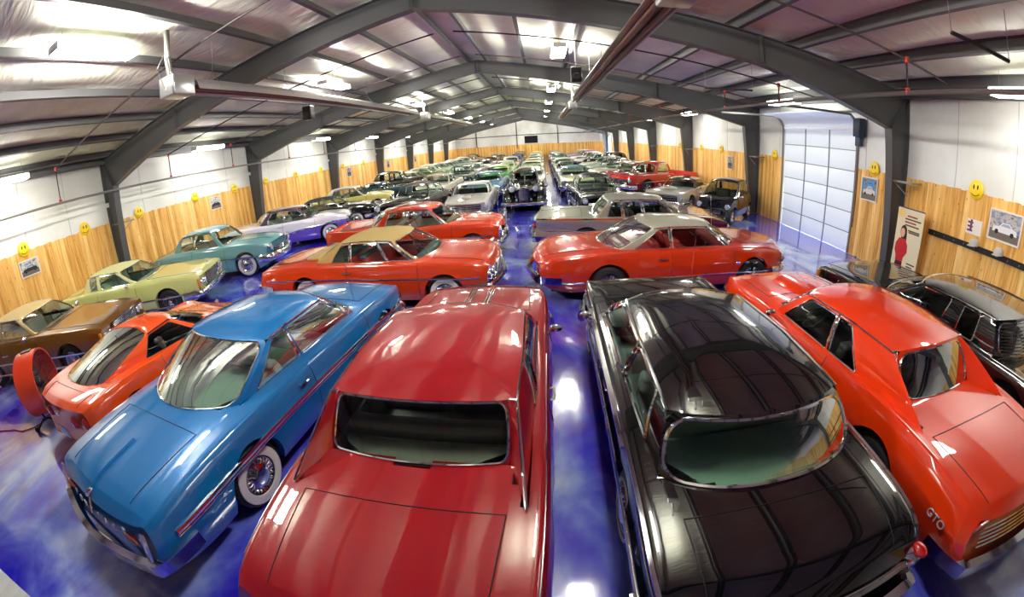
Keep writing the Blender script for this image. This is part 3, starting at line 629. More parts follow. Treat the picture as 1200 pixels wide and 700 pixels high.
KIND['vette'] = dict(L=4.43, hw=.92, xr=.85, xf=3.5, R=.34, wheel='spoke', q=3, bf=.5, br=.14, rake_f=-.35, rake_r=.1, w=[(0, .78), (.12, .86), (.8, .92), (1.8, .875), (2.6, .87), (3.5, .905), (4.1, .84), (4.43, .70)],
    zb=[(0, .84), (.15, .89), (.85, .94), (1.8, .87), (2.6, .84), (3.45, .86), (4.0, .72), (4.43, .5)], zc=[(0, .86), (.1, .90), (.7, .94), (1.8, .92), (2.8, .90), (3.5, .80), (4.1, .64), (4.43, .46)], z0=[(0, .3), (.4, .2), (4, .16), (4.43, .2)],
    gh=dict(rwc=.45, rws=.62, ybr=.60, rtc=1.75, rts=1.62, ytr=.56, ztr=1.17, cr=.03, wsc=3.05, wss=2.55, ybf=.74, wtc=2.3, wts=2.12, ytf=.50, ztf=1.17, zr=1.245, za=.02, bs=.03, brw=.08, trim_r=.005, shelf=1.4, fseat=1.75,
        rwm=(.03, .03, .03, .14, .12), side=['p', (2.48, 2.06), 'g', (1.35, 1.62), 'p']),
    doors=(1.55, 2.6), hood=(3.1, 4.2, .5, .4), trunk=(.35, .06, .6, .55), extra=x_vette, plate=(.5, '#c8ccd0'), wsglass=GLASSS, sglass=GLASSD, rwglass=GLASSD, trim_mat=BLACKP, two_seat=True, heads=[(.6, .58, .07)])
KIND['round50'] = dict(L=5.55, hw=1.0, xr=1.45, xf=4.55, R=.36, q=2.6, wheel='ww', bf=.3, br=.25, w=[(0, .78), (.3, .9), (1.3, 1.0), (2.3, .98), (4.5, .97), (5.2, .92), (5.55, .80)],
    zb=[(0, .72), (.3, .84), (1.2, .95), (2.6, .99), (4.3, .98), (5.2, .92), (5.55, .78)], zc=[(0, .70), (.15, .82), (.6, .95), (1.4, 1.04), (3.9, 1.08), (4.8, 1.06), (5.35, .98), (5.55, .80)],
    gh=dict(rwc=1.35, rws=1.62, ybr=.74, rtc=2.0, rts=2.12, ytr=.60, ztr=1.44, wsc=4.0, wss=3.76, ybf=.78, wtc=3.5, wts=3.34, ytf=.60, ztf=1.45, zr=1.58, za=.04, bs=.05, bw=.05, brw=.09, side=['p', (3.68, 3.26), 'g', (2.75, 2.68), 'b', (2.71, 2.64), 'g', (1.98, 2.16), 'p']),
    doors=(2.6, 3.85), trunk=(1.2, .12, .6, .52), hood=(4.15, 5.3, .5, .34), strips=[(2.6, 5.1, .52, .5, .022), (.5, 2.2, .3, .3, .022)], rb=(.5, .2, .09, .5), fb=(.5, .22, .1, .45), tails=[(.78, .82, .05, .09)], heads=[(.76, .80, .105)], grille=(.66, .44, .74, 6, 18), handles=[(2.75, .72)], antenna=(4.4, .7))
KIND['fin57'] = dict(L=5.08, hw=.945, xr=1.4, xf=4.3, q=4, wheel='ww', w=[(0, .88), (.2, .93), (1.3, .945), (4.2, .94), (4.9, .91), (5.08, .87)], R=.355,
    zb=[(0, .98), (.3, 1.0), (1.4, .99), (2.5, .97), (3.7, .98), (4.7, .96), (5.08, .88)], zc=[(0, .88), (.1, .95), (1.3, 1.02), (2.5, 1.0), (3.7, 1.05), (4.6, 1.02), (5.0, .94), (5.08, .84)],
    gh=dict(rwc=1.25, rws=1.62, ybr=.74, rtc=1.78, rts=1.98, ytr=.66, ztr=1.40, wsc=3.85, wss=3.6, ybf=.77, wtc=3.3, wts=3.12, ytf=.64, ztf=1.41, zr=1.5, za=.03, bs=.03, bw=.05, brw=.08, side=['b', (3.54, 3.04), 'g', (2.6, 2.55), 'b', (2.57, 2.52), 'g', (1.85, 2.06), 'p']),
    doors=(2.5, 3.75), trunk=(1.05, .1, .6, .56), hood=(3.95, 4.95, .62, .56), strips=[(.15, 4.9, .62, .58, .016), (.2, 2.6, .42, .5, .014)], rb=(.48, .19, .08, .45), fb=(.5, .2, .09, .45), tails=[(.82, .8, .045, .1)], heads=[(.74, .78, .1)], grille=(.62, .5, .72, 5, 9), handles=[(2.4, .84)], antenna=(4.2, -.7))
KIND['crown'] = dict(KIND['fin57'], zb=[(0, .92), (.3, .96), (1.4, .97), (2.5, .97), (3.7, .97), (4.7, .95), (5.08, .9)], matfn=lambda x, t, z: 1 if t < 2 and t > (.62 - .16 * math.exp(-((x - 2.6) / .5) ** 2)) and x < 4.4 else (1 if (t > 1.9 or t > .8) else 0),
    strips=[(.15, 1.9, .62, .62, .018), (1.9, 2.6, .62, .46, .018), (2.6, 3.3, .46, .62, .018), (3.3, 5.0, .62, .7, .018)], extra=None)
KIND['fin60'] = dict(L=5.42, matfn=lambda x, t, z: 1 if x > 4.05 else 0, hw=.99, xr=1.45, xf=4.45, q=8, wheel='ww2', w=[(0, .96), (.3, .98), (2.6, .985), (4.4, .98), (5.2, .94), (5.42, .87)], rake_r=.12,
    zb=[(0, .99), (.5, .985), (1.6, .96), (2.6, .95), (3.9, .96), (4.9, .93), (5.42, .8)], zc=[(0, .88), (.1, .92), (1.4, .97), (2.6, .97), (4, 1.0), (4.9, .94), (5.3, .85), (5.42, .72)],
    side=[(0, .90), (.14, .95), (.4, .97), (.62, .94), (.72, .945), (.8, .985), (.92, 1.0), (1, .985)],
    gh=dict(rwc=1.55, rws=1.75, ybr=.76, rtc=2.0, rts=2.1, ytr=.70, ztr=1.38, wsc=4.1, wss=3.85, ybf=.8, wtc=3.55, wts=3.4, ytf=.66, ztf=1.37, zr=1.465, za=.03, brw=.02, side=['b', (3.78, 3.34), 'g', (3.0, 2.92), 'b', (2.95, 2.87), 'g', (2.45, 2.4), 'b', (2.4, 2.35), 'g', (2.0, 2.14), 'p']),
    doors=(2.4, 2.97, 3.98), trunk=(1.35, .1, .66, .64), hood=(4.25, 5.3, .7, .62), strips=[(.1, 5.2, .56, .56, .016)], rb=(.45, .17, .08, .5), fb=(.45, .17, .08, .5), heads=[(.78, .66, .1), (.56, .66, .1)], grille=(.44, .54, .74, 5, 0), handles=[(2.55, .86), (2.3, .86)], extra=x_fins, rwglass=GLASSS)
KIND['soft'] = dict(KIND['bubble'], extra=x_soft, frame_m=0, rwglass=GLASSS, gh=dict(KIND['bubble']['gh'], rwc=1.5, rws=1.62, rtc=2.2, rts=2.3, ztr=1.33, ytr=.64, ztf=1.33, wtc=3.5, wts=3.36, zr=1.42, brw=.02, rwm=(.3, .2, .2, .1, .2), side=['b', (3.8, 3.3), 'g', (3.35, 3.08), 'b', (3.32, 3.05), 'g', (2.5, 2.5), 'b', (2.46, 2.46), 'g', (2.02, 2.3), 'p']), strips=[(.3, 5.2, .66, .60, .014)], doors=(2.45, 3.95))
KIND['buick'] = dict(KIND['bubble'], rake_r=.1, extra=x_buick, wheel='spoke', L=5.42, bf=.34, br=.22, zc=[(0, .74), (.1, .84), (.4, .92), (1.4, .98), (2.5, .98), (3.9, 1.0), (4.8, .97), (5.3, .90), (5.42, .74)], zb=[(0, .78), (.3, .86), (1.4, .93), (2.6, .95), (3.8, .95), (4.8, .90), (5.42, .74)],
    w=[(0, .84), (.12, .91), (.6, .98), (2.5, .99), (4.3, .98), (5.1, .92), (5.42, .80)], R=.35, strips=[(.3, 5.2, .30, .36, .016)], gh=dict(KIND['bubble']['gh'], zr=1.41, ztr=1.33, ztf=1.32), tails=[(.7, .6, .12, .05)], antenna=(4.2, .7))
KIND['bird'] = dict(KIND['coke'], L=5.2, wheel='ww2', extra=lambda c, r, d: hood_scoop(c, r, 4.1, .2), gh=dict(rwc=1.45, rws=1.6, ybr=.72, rtc=1.9, rts=2.0, ytr=.66, ztr=1.31, wsc=3.75, wss=3.45, ybf=.78, wtc=3.15, wts=2.98, ytf=.64, ztf=1.30, zr=1.39, side=['b', (3.38, 2.9), 'g', (2.5, 2.5), 'p']),
    q=6, grille=(.62, .54, .74, 3, 16), heads=[(.78, .66, .09)], mirrors=[], doors=(2.3, 3.6))
KIND['muscle'] = dict(KIND['coke'], L=4.7, xr=1.15, xf=3.85, bf=.1, extra=lambda c, r, d: hood_scoop(c, r, 3.5, .3), w=[(0, .84), (.15, .89), (1.2, .94), (2.2, .92), (3.8, .935), (4.5, .91), (4.7, .88)], zb=[(0, .8), (.3, .86), (1.2, .95), (2.0, .92), (3.0, .9), (4.2, .9), (4.7, .84)], zc=[(0, .78), (.1, .86), (1.0, .93), (2.2, .95), (3.2, .97), (4.2, .94), (4.6, .9), (4.7, .82)],
    gh=dict(rwc=1.0, rws=1.1, ybr=.66, rtc=1.7, rts=1.76, ytr=.56, ztr=1.24, wsc=3.3, wss=3.05, ybf=.76, wtc=2.8, wts=2.65, ytf=.6, ztf=1.24, zr=1.325, side=['p', (2.98, 2.6), 'g', (1.75, 1.95), 'p']), doors=(1.9, 3.2), trunk=(.8, .1, .6, .56), hood=(3.45, 4.6, .66, .64), strips=[], grille=(.62, .5, .76, 3, 0), heads=[(.76, .66, .08)], mirrors=[(2.95, (1, -1))])
KIND['pickup'] = dict(KIND['fin57'], L=5.2, xr=1.3, xf=4.1, R=.44, aR=.53, wheel='big', q=10, z0=[(0, .5), (.5, .45), (4.8, .45), (5.2, .5)], zb=[(0, 1.1), (2.1, 1.1), (2.3, 1.16), (3.4, 1.18), (4.6, 1.14), (5.2, 1.0)], zc=[(0, 1.1), (.06, 1.1), (.1, .72), (2.02, .72), (2.08, 1.14), (3.4, 1.22), (4.6, 1.2), (5.1, 1.1), (5.2, .95)],
    gh=dict(rwc=2.12, rws=2.2, ybr=.76, rtc=2.28, rts=2.34, ytr=.68, ztr=1.66, wsc=3.7, wss=3.42, ybf=.8, wtc=3.3, wts=3.12, ytf=.66, ztf=1.66, zr=1.78, bw=.05, side=['p', (3.34, 3.04), 'g', (2.42, 2.5), 'p'], shelf=2.3, fseat=2.45), doors=(2.35, 3.5), hood=(3.9, 5.0, .66, .6), strips=[(.2, 4.9, .5, .5, .014)], two_seat=True, extra=x_pickup, fb=(.62, .2, .09, .3), rb=(.6, .18, .08, .3), heads=[(.74, .92, .1)], grille=(.58, .72, 1.0, 5, 0), tails=[(.84, .9, .04, .08)], handles=[(2.55, .84)])
KIND['pickup'].pop('trunk')
KIND['micro'] = dict(L=2.6, hw=.78, xr=.42, xf=2.25, R=.30, aR=.34, wheel='spoke', q=4, bf=.25, br=.12, rake_f=-.2, rake_r=.1, w=[(0, .66), (.2, .74), (1, .78), (2.1, .77), (2.4, .7), (2.6, .6)], zb=[(0, .92), (.5, .96), (1.6, .92), (2.2, .86), (2.6, .62)], zc=[(0, .94), (.5, .98), (1.6, .98), (2.2, .88), (2.6, .6)], z0=[(0, .26), (2.6, .24)],
    gh=dict(rwc=.08, rws=.14, ybr=.62, rtc=.3, rts=.36, ytr=.55, ztr=1.42, wsc=2.1, wss=1.85, ybf=.68, wtc=1.4, wts=1.28, ytf=.55, ztf=1.44, zr=1.55, side=['p', (1.72, 1.22), 'g', (.7, .7), 'p', (.6, .62), 'g', (.28, .44), 'p'], shelf=.4, fseat=.7), two_seat=True, doors=(.65, 1.85), heads=[(.55, .66, .1)], grille=(.35, .42, .52, 2, 0), mirrors=[(1.75, (1, -1))], matfn=lambda x, t, z: 1 if t < .35 and z < .5 else 0, wsglass=GLASSS, sglass=GLASSS, rwglass=GLASSS)

def squeeze(k, cut, upto=2.3):
    # a shorter tail: pulls everything ahead of `upto` back by `cut`
    f = lambda x: x * (1 - cut / upto) if x < upto else x - cut
    d = dict(KIND[k]); g = dict(d['gh'])
    for q in ('w', 'zb', 'zc', 'z0'):
        if q in d: d[q] = [(f(x), z) for x, z in d[q]]
    d['L'] = f(d['L']); d['xr'] = f(d['xr']) + .12; d['xf'] = f(d['xf'])
    for q in ('wsc', 'wss', 'wtc', 'wts', 'rwc', 'rws', 'rtc', 'rts'): g[q] = f(g[q])
    g['side'] = [s if isinstance(s, str) else (f(s[0]), f(s[1])) for s in g['side']]; d['gh'] = g
    d['doors'] = tuple(f(x) for x in d['doors'])
    for q in ('trunk', 'hood'):
        if q in d: d[q] = (f(d[q][0]),) + d[q][1:]
    if 'hood' in d: d['hood'] = (d['hood'][0], f(d['hood'][1])) + d['hood'][2:]
    d['strips'] = [(f(s[0]), f(s[1])) + tuple(s[2:]) for s in d['strips']]
    for q in ('handles', 'mirrors'):
        if q in d: d[q] = [(f(s[0]),) + tuple(s[1:]) for s in d[q]]
    if 'antenna' in d: d['antenna'] = (f(d['antenna'][0]), d['antenna'][1])
    KIND[k] = d
squeeze('formal', .98); squeeze('round50', .52)
# the pre-war saloon: narrow body, separate wings, big lamps
def make_prewar():
    p = dict(L=4.62, hw=.70, xr=.95, xf=3.95, R=.37, aR=.1, q=2.2, bf=.05, br=.12, wheel='ww', w=[(0, .5), (.4, .66), (1.4, .70), (2.6, .69), (3.0, .6), (4.2, .36), (4.6, .27)] , z0=[(0, .45), (4.6, .45)],
        zb=[(0, .8), (.4, 1.0), (2.7, 1.06), (3.2, 1.04), (4.6, 1.0)], zc=[(0, .8), (.3, 1.0), (1, 1.1), (2.9, 1.16), (4.2, 1.16), (4.55, 1.1), (4.6, .9)], side=[(0, .9), (.4, 1), (.8, .98), (1, .93)],
        gh=dict(rwc=.5, rws=.7, ybr=.54, rtc=.85, rts=.98, ytr=.5, ztr=1.56, wsc=2.95, wss=2.8, ybf=.58, wtc=2.7, wts=2.6, ytf=.52, ztf=1.58, zr=1.72, bs=.04, za=.04, rwm=(.4, .3, .3, .1, .2), side=['p', (2.72, 2.52), 'g', (1.95, 1.92), 'p', (1.85, 1.82), 'g', (1.1, 1.15), 'p'], shelf=.8, wsm=(.06, .06, .1, .1, .2)), doors=(1.9, 2.8), strips=[(.5, 4.4, .86, .86, .008)], handles=[(2.0, .8)])
    p['xr'], p['xf'] = -5, -5
    xr, xf = .95, 3.95
    def ex(c, root, d):
        L2 = c.L / 2
        for sg in (1, -1):
            for x, (r0, ext) in ((xf, (.5, .75)), (xr, (.48, .55))):
                m = MB(); path = [(x + r0 * math.cos(a) * (1.0 if a < PI / 2 else 1.15), .37 + r0 * math.sin(a)) for a in np.linspace(-.1, PI * .93, 16)]
                if x == xf: path += [(x - .8, .42), (x - 1.1, .36)]
                m.sweep([(a - L2, sg * .72, b) for a, b in path], [(.17 * math.cos(q), .09 * math.sin(q)) for q in np.linspace(-.5, PI + .5, 12)] + [(-.13, -.07), (.13, -.07)], 0, up=(0, 0, 1)) if False else None
                rows = []
                for i, (a, b) in enumerate(path):
                    pa = path[max(0, i - 1)]; pb = path[min(len(path) - 1, i + 1)]; tx, tz = pb[0] - pa[0], pb[1] - pa[1]; n_ = math.hypot(tx, tz); nx, nz = tz / n_, -tx / n_
                    if nx * (a - x) + nz * (b - .2) < 0: nx, nz = -nx, -nz
                    rows.append([(a + nx * .12 * math.sin(q) - L2, sg * (.70 + .2 * math.cos(q)), b + nz * .12 * math.sin(q)) for q in np.linspace(-.25, PI + .25, 13)])
                m.grid(rows); part('front_wing' if x == xf else 'rear_wing', m, PAINT0, root)
                ms = wheel_meshes('ww', .37); w = link('wheel', ms[0][1], root, (x - L2, sg * .72, .37), 0 if sg > 0 else PI)
                for nm, me in ms[1:]: link(nm, me, w)
            m = MB(); m.rbox((2.35 - L2, sg * .78, .34), (1.7, .24, .05), .02); part('running_board', m, BLACKP, root)
            m = MB(); m.lathe([(.001, -.2), (.07, -.16), (.12, -.04), (.13, .05)], 18, 'x', (4.35 - L2, sg * .50, 1.0)); o = part('headlamp_shell', m, CHROME, root)
            m = MB(); m.ell((4.41 - L2, sg * .50, 1.0), (.035, .118, .118)); part('headlight', m, LENS, o)
            m = MB(); m.ell((4.5 - L2, sg * .3, .55), (.05, .06, .06)); part('fog_lamp', m, LENS, root)
        m = MB(); rows = [[(4.62 - L2 + .05 * (1 - (y / .2) ** 2), y, z) for y in np.linspace(-.19, .19, 9)] for z in np.linspace(.46, 1.08, 6)]
        m.grid(rows); g = part('grille', m, DCHROME, root); m = MB()
        for y in np.linspace(-.18, .18, 13): m.tube([(4.635 - L2 + .05 * (1 - (y / .2) ** 2), y, z) for z in np.linspace(.46, 1.1 - abs(y) * .3, 6)], .008, 0, 4)
        m.tube([(4.63 - L2, y, 1.1 - abs(y) * .3) for y in np.linspace(-.2, .2, 9)], .02); part('grille_bar', m, CHROME, g)
        m = MB(); m.sweep([(4.98 - L2 - .12 * (y / .9) ** 2, y, .44) for y in np.linspace(-.92, .92, 17)], [(-.02, -.06), (.03, -.05), (.04, 0), (.03, .05), (-.02, .06)]); part('front_bumper', m, CHROME, root)
        m = MB(); m.sweep([(-.1 - L2 + .12 * (y / .9) ** 2, y, .44) for y in np.linspace(-.85, .85, 17)], [(.02, -.06), (.02, .06), (-.03, .05), (-.04, 0), (-.03, -.05)]); part('rear_bumper', m, CHROME, root)
        m = MB(); q = [h for h in (c.tp(2.95, 0, .02),)][0]; m.tube([q, (2.68 - L2, 0, 1.6)], .02); part('windshield_post', m, CHROME, root)
    p['extra'] = ex
    cc = make_car('vintage_sedan', dict(p), 2)
    for ch in list(cc.children):   # the narrow shell has no wheel arches of its own
        if ch.name.split('.')[0] == 'wheel' and abs(ch.location.x) > 4:
            for g in list(ch.children): bpy.data.objects.remove(g)
            bpy.data.objects.remove(ch)
    return cc
MASTER = {}; USED = {}
def car(kind, name, label, cat, x, y, a, p0, p1=None, roof=None, inn=None, in1=None, rear=False, group=None, lite=False):
    """stands a car of this kind at x, y (its middle, or its tail if rear) pointing along a"""
    if kind not in MASTER:
        r = make_prewar() if kind == 'prewar' else make_car(name, KIND[kind]); MASTER[kind] = r
        L = 4.62 if kind == 'prewar' else KIND[kind]['L']; r['len'] = L
    elif kind in USED: r = dup(MASTER[kind], lite)
    r = MASTER[kind] if kind not in USED else r
    L = 4.62 if kind == 'prewar' else KIND[kind]['L']
    if 'len' in r.keys(): del r['len']
    USED[kind] = 1
    r.name = name
    if rear: x += math.cos(a) * L / 2; y += math.sin(a) * L / 2
    r.location = (x, y, 0); r.rotation_euler = (0, 0, a)
    tag(r, label, cat, group); scheme_apply(r, p0, p1, roof, inn, in1); return r
SLOTROLE = {}
def scheme_apply(r, p0, p1, roof, inn, in1):
    m = {'p0': p0, 'p1': p1 or p0, 'rf': roof or p0, 'in': inn or INTD, 'i1': in1 or inn or INTD}
    key = {PAINT0.name: 'p0', PAINT1.name: 'p1', ROOF0.name: 'rf', INT0.name: 'in', INT1.name: 'i1'}
    for o in tree(r):
        if o.type != 'MESH': continue
        for i, mm in enumerate(o.data.materials):
            if mm and mm.name in key: o.material_slots[i].link = 'OBJECT'; o.material_slots[i].material = m[key[mm.name]]

# ------------------------------------------------------------------ the hall
XW = 11.07; YB = -8.0; YE = 60.58; SP = 7.62; Y1 = 7.2416
FR = [Y1 + (k - 1) * SP for k in range(0, 8)]
TOPR = lambda x: 6.2 - .1667 * abs(x)

def mk_floor():
    m = mat('blue_epoxy_floor', (.03, .03, .4, 1), .12, 0, 1); nt, N, Lk, b = nodes(m); b.inputs['Coat IOR'].default_value = 1.8; b.inputs['Coat Roughness'].default_value = .06
    tc = N.new('ShaderNodeTexCoord'); mp = N.new('ShaderNodeMapping'); mp.inputs['Scale'].default_value = (.55, .3, 1)
    n1 = N.new('ShaderNodeTexNoise'); n1.inputs['Scale'].default_value = .95; n1.inputs['Detail'].default_value = 5; n1.inputs['Distortion'].default_value = .9; n1.inputs['Roughness'].default_value = .55
    r = N.new('ShaderNodeValToRGB'); e = r.color_ramp.elements
    e[0].position = .34; e[0].color = srgb('#1a10c4'); e[1].position = .66; e[1].color = srgb('#d2e0fc')
    for ps, c in ((.40, '#2c26d4'), (.46, '#4c4ce0'), (.52, '#7080ea'), (.58, '#9cb0f4')): q = e.new(ps); q.color = srgb(c)
    n2 = N.new('ShaderNodeTexNoise'); n2.inputs['Scale'].default_value = .7; n2.inputs['Detail'].default_value = 5; n2.inputs['Distortion'].default_value = 1.2
    r2 = N.new('ShaderNodeValToRGB'); r2.color_ramp.elements[0].position = .52; r2.color_ramp.elements[0].color = (0, 0, 0, 1); r2.color_ramp.elements[1].position = .68; r2.color_ramp.elements[1].color = (.7, .7, .7, 1)
    mx = N.new('ShaderNodeMix'); mx.data_type = 'RGBA'; mx.inputs[7].default_value = srgb('#5a21a8')
    Lk.new(tc.outputs['Object'], mp.inputs['Vector']); Lk.new(mp.outputs[0], n1.inputs['Vector']); Lk.new(n1.outputs['Fac'], r.inputs['Fac']); Lk.new(tc.outputs['Object'], n2.inputs['Vector']); Lk.new(n2.outputs['Fac'], r2.inputs['Fac'])
    Lk.new(r2.outputs['Color'], mx.inputs[0]); Lk.new(r.outputs['Color'], mx.inputs[6]); Lk.new(mx.outputs[2], b.inputs['Base Color'])
    n3 = N.new('ShaderNodeTexNoise'); n3.inputs['Scale'].default_value = 3; n3.inputs['Detail'].default_value = 4; bp = N.new('ShaderNodeBump'); bp.inputs['Strength'].default_value = .06; bp.inputs['Distance'].default_value = .05
    Lk.new(tc.outputs['Object'], n3.inputs['Vector']); Lk.new(n3.outputs['Fac'], bp.inputs['Height']); Lk.new(bp.outputs[0], b.inputs['Normal'])
    return m
FLOOR = mk_floor()
f = MB(); f.grid([[(x, y, 0) for x in np.linspace(-XW - .2, XW + .2, 3)] for y in np.linspace(YB, YE + .2, 3)]); f.box((0, (YB + YE) / 2, -.06), (2 * XW + .4, YE - YB + .4, .1)); struct(f.build('floor', FLOOR))

def mk_vinyl(name, col, rough, sc, strength, metal=0):
    m = mat(name, col, rough, metal); nt, N, Lk, b = nodes(m)
    tc = N.new('ShaderNodeTexCoord'); mp = N.new('ShaderNodeMapping'); mp.inputs['Scale'].default_value = sc
    n = N.new('ShaderNodeTexNoise'); n.inputs['Scale'].default_value = 1; n.inputs['Detail'].default_value = 6; n.inputs['Distortion'].default_value = .8; bp = N.new('ShaderNodeBump'); bp.inputs['Strength'].default_value = strength; bp.inputs['Distance'].default_value = .12
    n2 = N.new('ShaderNodeTexNoise'); n2.inputs['Scale'].default_value = .6; n2.inputs['Detail'].default_value = 4; rp = N.new('ShaderNodeValToRGB'); c = srgb(col)
    rp.color_ramp.elements[0].position = .3; rp.color_ramp.elements[0].color = (c[0] * .8, c[1] * .78, c[2] * .72, 1); rp.color_ramp.elements[1].position = .65; rp.color_ramp.elements[1].color = c
    Lk.new(tc.outputs['Object'], mp.inputs['Vector']); Lk.new(mp.outputs[0], n.inputs['Vector']); Lk.new(n.outputs['Fac'], bp.inputs['Height']); Lk.new(bp.outputs[0], b.inputs['Normal'])
    Lk.new(tc.outputs['Object'], n2.inputs['Vector']); Lk.new(n2.outputs['Fac'], rp.inputs['Fac']); Lk.new(rp.outputs['Color'], b.inputs['Base Color']); return m
INSUL = mk_vinyl('white_vinyl_insulation', '#eef2e0', .45, (1.2, 5, 2), .45)
INSULW = mk_vinyl('white_vinyl_wall_liner', '#e9ebe8', .42, (3, 1.2, .6), .25)
def mk_wood(name, axis):
    m = mat(name, '#d59a45', .5); nt, N, Lk, b = nodes(m)
    tc = N.new('ShaderNodeTexCoord'); sx = N.new('ShaderNodeSeparateXYZ'); Lk.new(tc.outputs['Object'], sx.inputs[0])
    sc = N.new('ShaderNodeMath'); sc.operation = 'MULTIPLY'; sc.inputs[1].default_value = 1 / .14; fl = N.new('ShaderNodeMath'); fl.operation = 'FLOOR'
    Lk.new(sx.outputs[axis], sc.inputs[0]); Lk.new(sc.outputs[0], fl.inputs[0]); wn = N.new('ShaderNodeTexWhiteNoise'); wn.noise_dimensions = '1D'; Lk.new(fl.outputs[0], wn.inputs['W'])
    mp = N.new('ShaderNodeMapping'); mp.inputs['Scale'].default_value = (9, 9, .7); ad = N.new('ShaderNodeVectorMath'); ad.operation = 'ADD'
    cb = N.new('ShaderNodeCombineXYZ'); mm = N.new('ShaderNodeMath'); mm.operation = 'MULTIPLY'; mm.inputs[1].default_value = 40; Lk.new(wn.outputs['Value'], mm.inputs[0]); Lk.new(mm.outputs[0], cb.inputs[2])
    Lk.new(tc.outputs['Object'], mp.inputs['Vector']); Lk.new(mp.outputs[0], ad.inputs[0]); Lk.new(cb.outputs[0], ad.inputs[1])
    n = N.new('ShaderNodeTexNoise'); n.inputs['Scale'].default_value = 1.6; n.inputs['Detail'].default_value = 6; n.inputs['Distortion'].default_value = .6; Lk.new(ad.outputs[0], n.inputs['Vector'])
    vo = N.new('ShaderNodeTexVoronoi'); vo.inputs['Scale'].default_value = 2.3; mp2 = N.new('ShaderNodeMapping'); mp2.inputs['Scale'].default_value = (3.4, 3.4, 1.5); Lk.new(tc.outputs['Object'], mp2.inputs['Vector']); Lk.new(mp2.outputs[0], vo.inputs['Vector'])
    kn = N.new('ShaderNodeMapRange'); kn.inputs['From Min'].default_value = .03; kn.inputs['From Max'].default_value = .13; Lk.new(vo.outputs['Distance'], kn.inputs['Value'])
    r = N.new('ShaderNodeValToRGB'); e = r.color_ramp.elements; e[0].position = .2; e[0].color = srgb('#c98a34'); e[1].position = .8; e[1].color = srgb('#ffd78a'); q = e.new(.5); q.color = srgb('#efb75e')
    a2 = N.new('ShaderNodeMath'); a2.operation = 'MULTIPLY_ADD'; a2.inputs[1].default_value = .45; a2.inputs[2].default_value = -.2; Lk.new(wn.outputs['Value'], a2.inputs[0]); a3 = N.new('ShaderNodeMath'); Lk.new(n.outputs['Fac'], a3.inputs[0]); Lk.new(a2.outputs[0], a3.inputs[1]); Lk.new(a3.outputs[0], r.inputs['Fac'])
    mx = N.new('ShaderNodeMix'); mx.data_type = 'RGBA'; mx.inputs[6].default_value = srgb('#6e3c14'); Lk.new(kn.outputs[0], mx.inputs[0]); Lk.new(r.outputs['Color'], mx.inputs[7]); Lk.new(mx.outputs[2], b.inputs['Base Color']); return m
WOODX = mk_wood('pine_pickets_side', 1); WOODY = mk_wood('pine_pickets_end', 0)

# --- side walls: liner above, picket fence to 2.44 m; the right one has two door openings
DOORS_R = [(9.12, 12.95, 3.5), (50.2, 52.3, 3.2)]
def wall_box(b, y0, y1, z0, z1, x): b.box((x + (.06 if x > 0 else -.06), (y0 + y1) / 2, (z0 + z1) / 2), (.12, y1 - y0, z1 - z0))
for sg, nm in ((-1, 'left'), (1, 'right')):
    b = MB(); segs = []; y = YB
    for d0, d1, zt in (DOORS_R if sg > 0 else []):
        segs.append((y, d0)); wall_box(b, d0, d1, zt, 4.62, sg * XW); y = d1
    segs.append((y, YE)); w = MB()
    for y0, y1 in segs: wall_box(b, y0, y1, 0, 4.62, sg * XW)
    for y0, y1 in segs:
        n = int((y1 - y0) / .14)
        for i in range(n):
            h = 2.44 + .012 * math.sin(i * 2.3); w.box((sg * (XW - .012 - .002 * (i % 2)), y0 + (i + .5) * (y1 - y0) / n, h / 2 + .01), (.02, (y1 - y0) / n - .004, h - .02))
    for y in np.arange(YB + 1.5, YE, 1.52):   # seams of the liner
        if not any(d0 - .1 < y < d1 + .1 for d0, d1, z in (DOORS_R if sg > 0 else [])): b.box((sg * (XW - .004), y, 3.5), (.008, .02, 2.1), 1)
    struct(b.build('wall_' + nm, [INSULW, mat('liner_seam', '#b9bcba', .5)])); o = struct(w.build('trim_7' if sg < 0 else 'trim_8', WOODX))
    g = MB(); e = MB()
    e.box((sg * (XW - .12), (YB + YE) / 2, 4.38), (.24, YE - YB, .2)); struct(e.build('trim_3' if sg < 0 else 'trim_4', STEEL2))
    if sg < 0:
        g = MB(); g.box((-XW + .03, (YB + YE) / 2, 3.0), (.06, YE - YB, .14)); struct(g.build('trim_5', INSULW))
# --- end walls
for y, nm, s in ((YE, 'back', 1), (YB, 'front', -1)):
    b = MB(); P = [(-XW - .12, 0), (XW + .12, 0), (XW + .12, TOPR(XW) + .3), (0, 6.6), (-XW - .12, TOPR(XW) + .3)]
    b.add([(x, y, z) for x, z in P] + [(x, y + s * .12, z) for x, z in P], [(0, 1, 2, 3, 4), (9, 8, 7, 6, 5)] + [(i, (i + 1) % 5, (i + 1) % 5 + 5, i + 5) for i in range(5)]); struct(b.build('wall_' + nm, INSULW))
    w = MB(); n = int(2 * XW / .14)
    for i in range(n): w.box((-XW + (i + .5) * 2 * XW / n, y - s * (.014 + .002 * (i % 2)), 1.22), (2 * XW / n - .004, .02, 2.42))
    struct(w.build('trim_9' if s > 0 else 'trim_10', WOODY))
g = MB()
for x in (-6.2, -.9 + .9, 6.2): g.box((x - 1.5, YE - .08, 3.9), (.12, .14, 3.0 + (1.2 if abs(x) < 2 else .1)))
g.box((0, YE - .05, 3.9), (2 * XW, .1, .12)); struct(g.build('trim_6', STEEL2))

